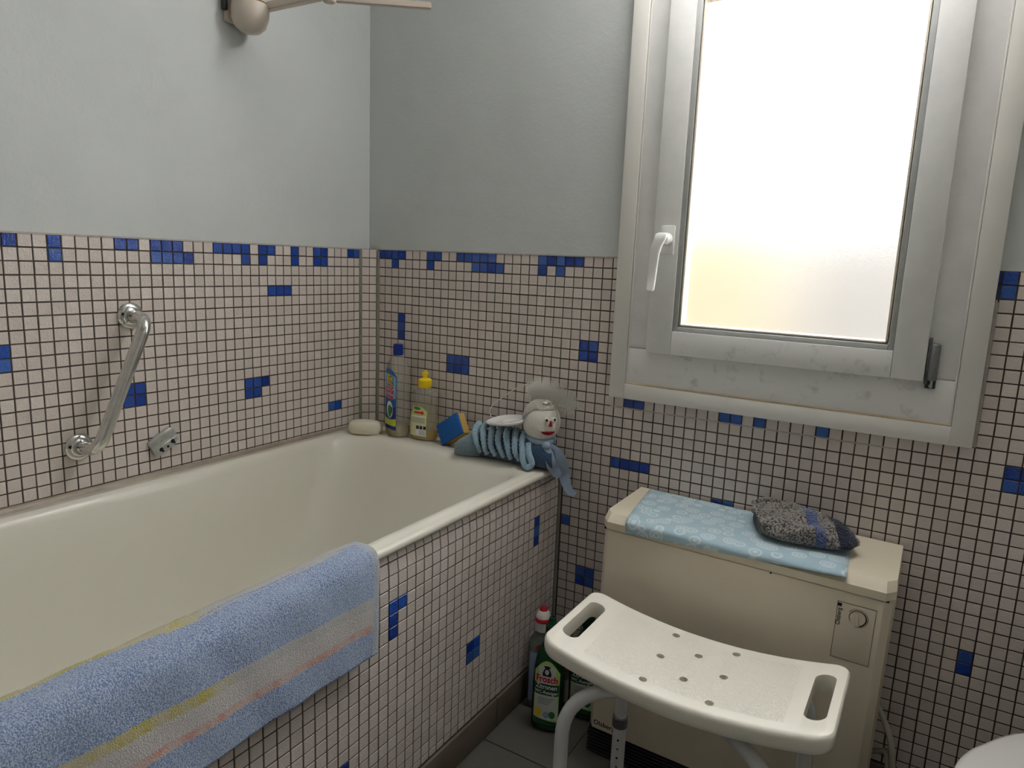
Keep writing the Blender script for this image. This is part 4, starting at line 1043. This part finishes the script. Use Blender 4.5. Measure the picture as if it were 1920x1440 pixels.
# body: washcloth laid in zigzag folds
core = []
for (x, hy, hz_) in ((478, 20, 20), (490, 34, 34), (540, 40, 40), (600, 42, 42), (660, 44, 44), (705, 42, 40), (732, 30, 30), (738, 12, 14)):
    core.append([(x, -86 + hy * cos(a), RIM + 1.5 + hz_ + hz_ * sin(a)) for a in [2 * pi * k / 24 for k in range(24)]])
loft('body', core, 'dark_blue_terry', DL, angle=None)
for k in range(7):
    x = 492 + k * 25; pts = []
    for i in range(10):
        e = rad(-20 + i * 15.5); pts.append((x - 12 + i * 4.6 + 2 * sin(k * 2 + i), -86 - 45 * sin(e), max(RIM + 11 + 5 * sin(k * 2.4), RIM + 43 + 44 * cos(e))))
    tube('cloth_fold', catmull(pts, 4), [6.6 + 2.0 * sin(pi * min(1, .15 + j / 37)) + 1.1 * sin(j * 1.9 + k * 2.1) for j in range(37)], 'pale_blue_terry', DL, 12)
pts = [(668, -118, RIM + 70), (676, -130, RIM + 48), (690, -136, RIM + 22), (676, -140, RIM + 12), (664, -138, RIM + 28), (658, -132, RIM + 50), (650, -120, RIM + 68)]
tube('cloth_fold', catmull(pts, 6), 8, 'pale_blue_terry', DL, 12)
rings = []
for (x, w_, h_, yc) in ((436, 26, 8, -108), (438, 33, 15, -108), (446, 36, 21, -107), (466, 38, 28, -104), (488, 38, 34, -98), (506, 34, 36, -92)):
    rings.append([(x - 8 * cos(a), yc + w_ * abs(cos(a)) ** .6 * (1 if cos(a) > 0 else -1), RIM + 1.5 + h_ + h_ * abs(sin(a)) ** .6 * (1 if sin(a) > 0 else -1)) for a in [2 * pi * k / 24 for k in range(24)]])
loft('cloth_tail', rings, 'grey_knit', DL, angle=None)
# scarf: neck wrap, knot and two tails hanging over the tub corner
wrap = [(HC.x + 33 * cos(a), HC.y + 33 * sin(a) * .95, RIM + 76 + 4 * sin(a * 2)) for a in [2 * pi * k / 24 for k in range(25)]]
sc_ = tube('scarf', wrap, 9, 'scarf', DL, 12)
def ribbon3(name, pts, wd, material, parent, th=1.5):
    c = catmull(pts, 6); rings = []
    for i, p in enumerate(c):
        t = (c[min(i + 1, len(c) - 1)] - c[max(i - 1, 0)]).normalized(); s = t.cross(Vector((.62, -.78, 0))).normalized(); nn = t.cross(s)
        q_ = i / max(1, len(c) - 1) * (len(wd) - 1); w_ = wd[int(q_)] + (wd[min(len(wd) - 1, int(q_) + 1)] - wd[int(q_)]) * (q_ - int(q_)); cu = 1.6 * sin(i * .45)
        rings.append([tuple(p + s * w_ + nn * (th + cu)), tuple(p + nn * th * 2.5), tuple(p - s * w_ + nn * (th + cu)), tuple(p - s * w_ + nn * (-th + cu)), tuple(p - nn * th), tuple(p + s * w_ + nn * (-th + cu))])
    return loft(name, rings, material, parent, angle=60)
blob_ring('scarf_knot', [(-10, 4, 4), (-7, 9, 8), (0, 12, 10), (7, 9, 8), (10, 4, 4)], 'scarf', sc_, Matrix.Translation((716, -112, RIM + 70)), 20, 2)
ribbon3('scarf_tail', [(716, -112, RIM + 70), (726, -112, RIM + 48), (732, -108, RIM + 22), (738, -98, RIM + 4), (746, -86, RIM - 14)], [7, 11, 13, 14, 13, 9], 'scarf', sc_)
ribbon3('scarf_tail', [(718, -106, RIM + 72), (738, -90, RIM + 50), (748, -76, RIM + 18), (750, -66, RIM - 18), (762, -60, RIM - 52), (778, -54, RIM - 66)], [7, 12, 15, 14, 11, 7], 'scarf', sc_)
# ------------------------------------------------------------------ soap dish on the doll's back
SD = empty('soap_dish'); tag(SD, 'white plastic soap dish with cord lying on the doll body', 'soap dish')
DM = Matrix.Translation((588, -96, RIM + 110)) @ Matrix.Rotation(rad(-14), 4, 'Z') @ Matrix.Rotation(rad(-9), 4, 'Y') @ Matrix.Rotation(rad(10), 4, 'X')
blob_ring('dish', [(-4, 44, 24), (0, 60, 36), (5, 66, 41), (8, 66, 41), (8.2, 62, 37), (3, 54, 30), (1.5, 30, 16), (1.2, 4, 3)], 'white_handle', SD, DM, 40, 2.6)
blob_ring('raised_oval', [(2, 36, 20), (4, 35, 19), (4.2, 33, 17), (2.4, 30, 15)], 'white_handle', SD, DM @ Matrix.Translation((14, 2, 0)), 32, 2)
tube('cord', catmull([(532, -92, RIM + 112), (524, -86, RIM + 130), (528, -80, RIM + 146), (552, -72, RIM + 168), (588, -62, RIM + 196), (622, -54, RIM + 214)], 8), 1.5, 'cord', SD, 8)

# ------------------------------------------------------------------ toilet
TO = empty('toilet'); tag(TO, 'white toilet with closed rounded lid at the lower right corner', 'toilet')
TY = -470
half = [(1642, 0), (1644, 12), (1653, 50), (1668, 84), (1684, 109), (1715, 154), (1747, 186), (1790, 200), (1850, 204), (2000, 196), (2070, 180), (2085, 150)]
HALF = catmull([(x, d, 0) for x, d in half], 5)
def outl(k, dx=0): 
    pts = [(2085 - (2085 - p.x) * k + dx, p.y * k) for p in HALF]; return [(x, TY + d) for x, d in pts] + [(x, TY - d) for x, d in reversed(pts[1:])]
def tr(z, k, dx=0): return [(x, y, z) for x, y in outl(k, dx)]
loft('lid', [tr(403, .985), tr(404, 1), tr(412, 1.0), tr(417, .992), tr(420, .975), tr(423, .9), tr(425, .6), tr(426, .2)], 'porcelain', TO, angle=None)
loft('seat_ring', [tr(386, .97), tr(388, .99), tr(398, .99), tr(401, .97)], 'porcelain', TO, angle=60)
loft('bowl', [tr(2, .55, -60), tr(6, .58, -60), tr(120, .56, -55), tr(220, .66, -40), tr(320, .88, -10), tr(365, .96), tr(384, .965)], 'porcelain', TO, angle=60)
box('cistern', 2110, 2300, TY - 190, TY + 190, 380, 790, 'porcelain', TO, 18, 4); box('cistern_lid', 2104, 2304, TY - 196, TY + 196, 792, 818, 'porcelain', TO, 8, 3)
lathe('flush_button', [(20, 818), (20, 823), (18, 825)], 'chrome', TO, 24, 'z', (2205, TY, 0))
# ------------------------------------------------------------------ hose beside the heater
hp = catmull([(1496, -18, 268), (1516, -18, 244), (1540, -30, 214), (1560, -50, 180), (1570, -62, 140), (1571, -64, 100), (1566, -66, 50), (1556, -72, 22), (1540, -110, 9), (1548, -150, 9), (1566, -130, 12), (1570, -96, 40), (1566, -60, 100), (1558, -46, 140), (1545, -30, 130), (1528, -18, 116), (1496, -17, 110)], 8)
hp = [Vector((p.x, min(p.y, -12), max(p.z, 7.5))) for p in hp]
tag(tube('hose', hp, 6.5, 'hose', None, 12), 'pale grey hose curling down the wall beside the heater', 'hose')
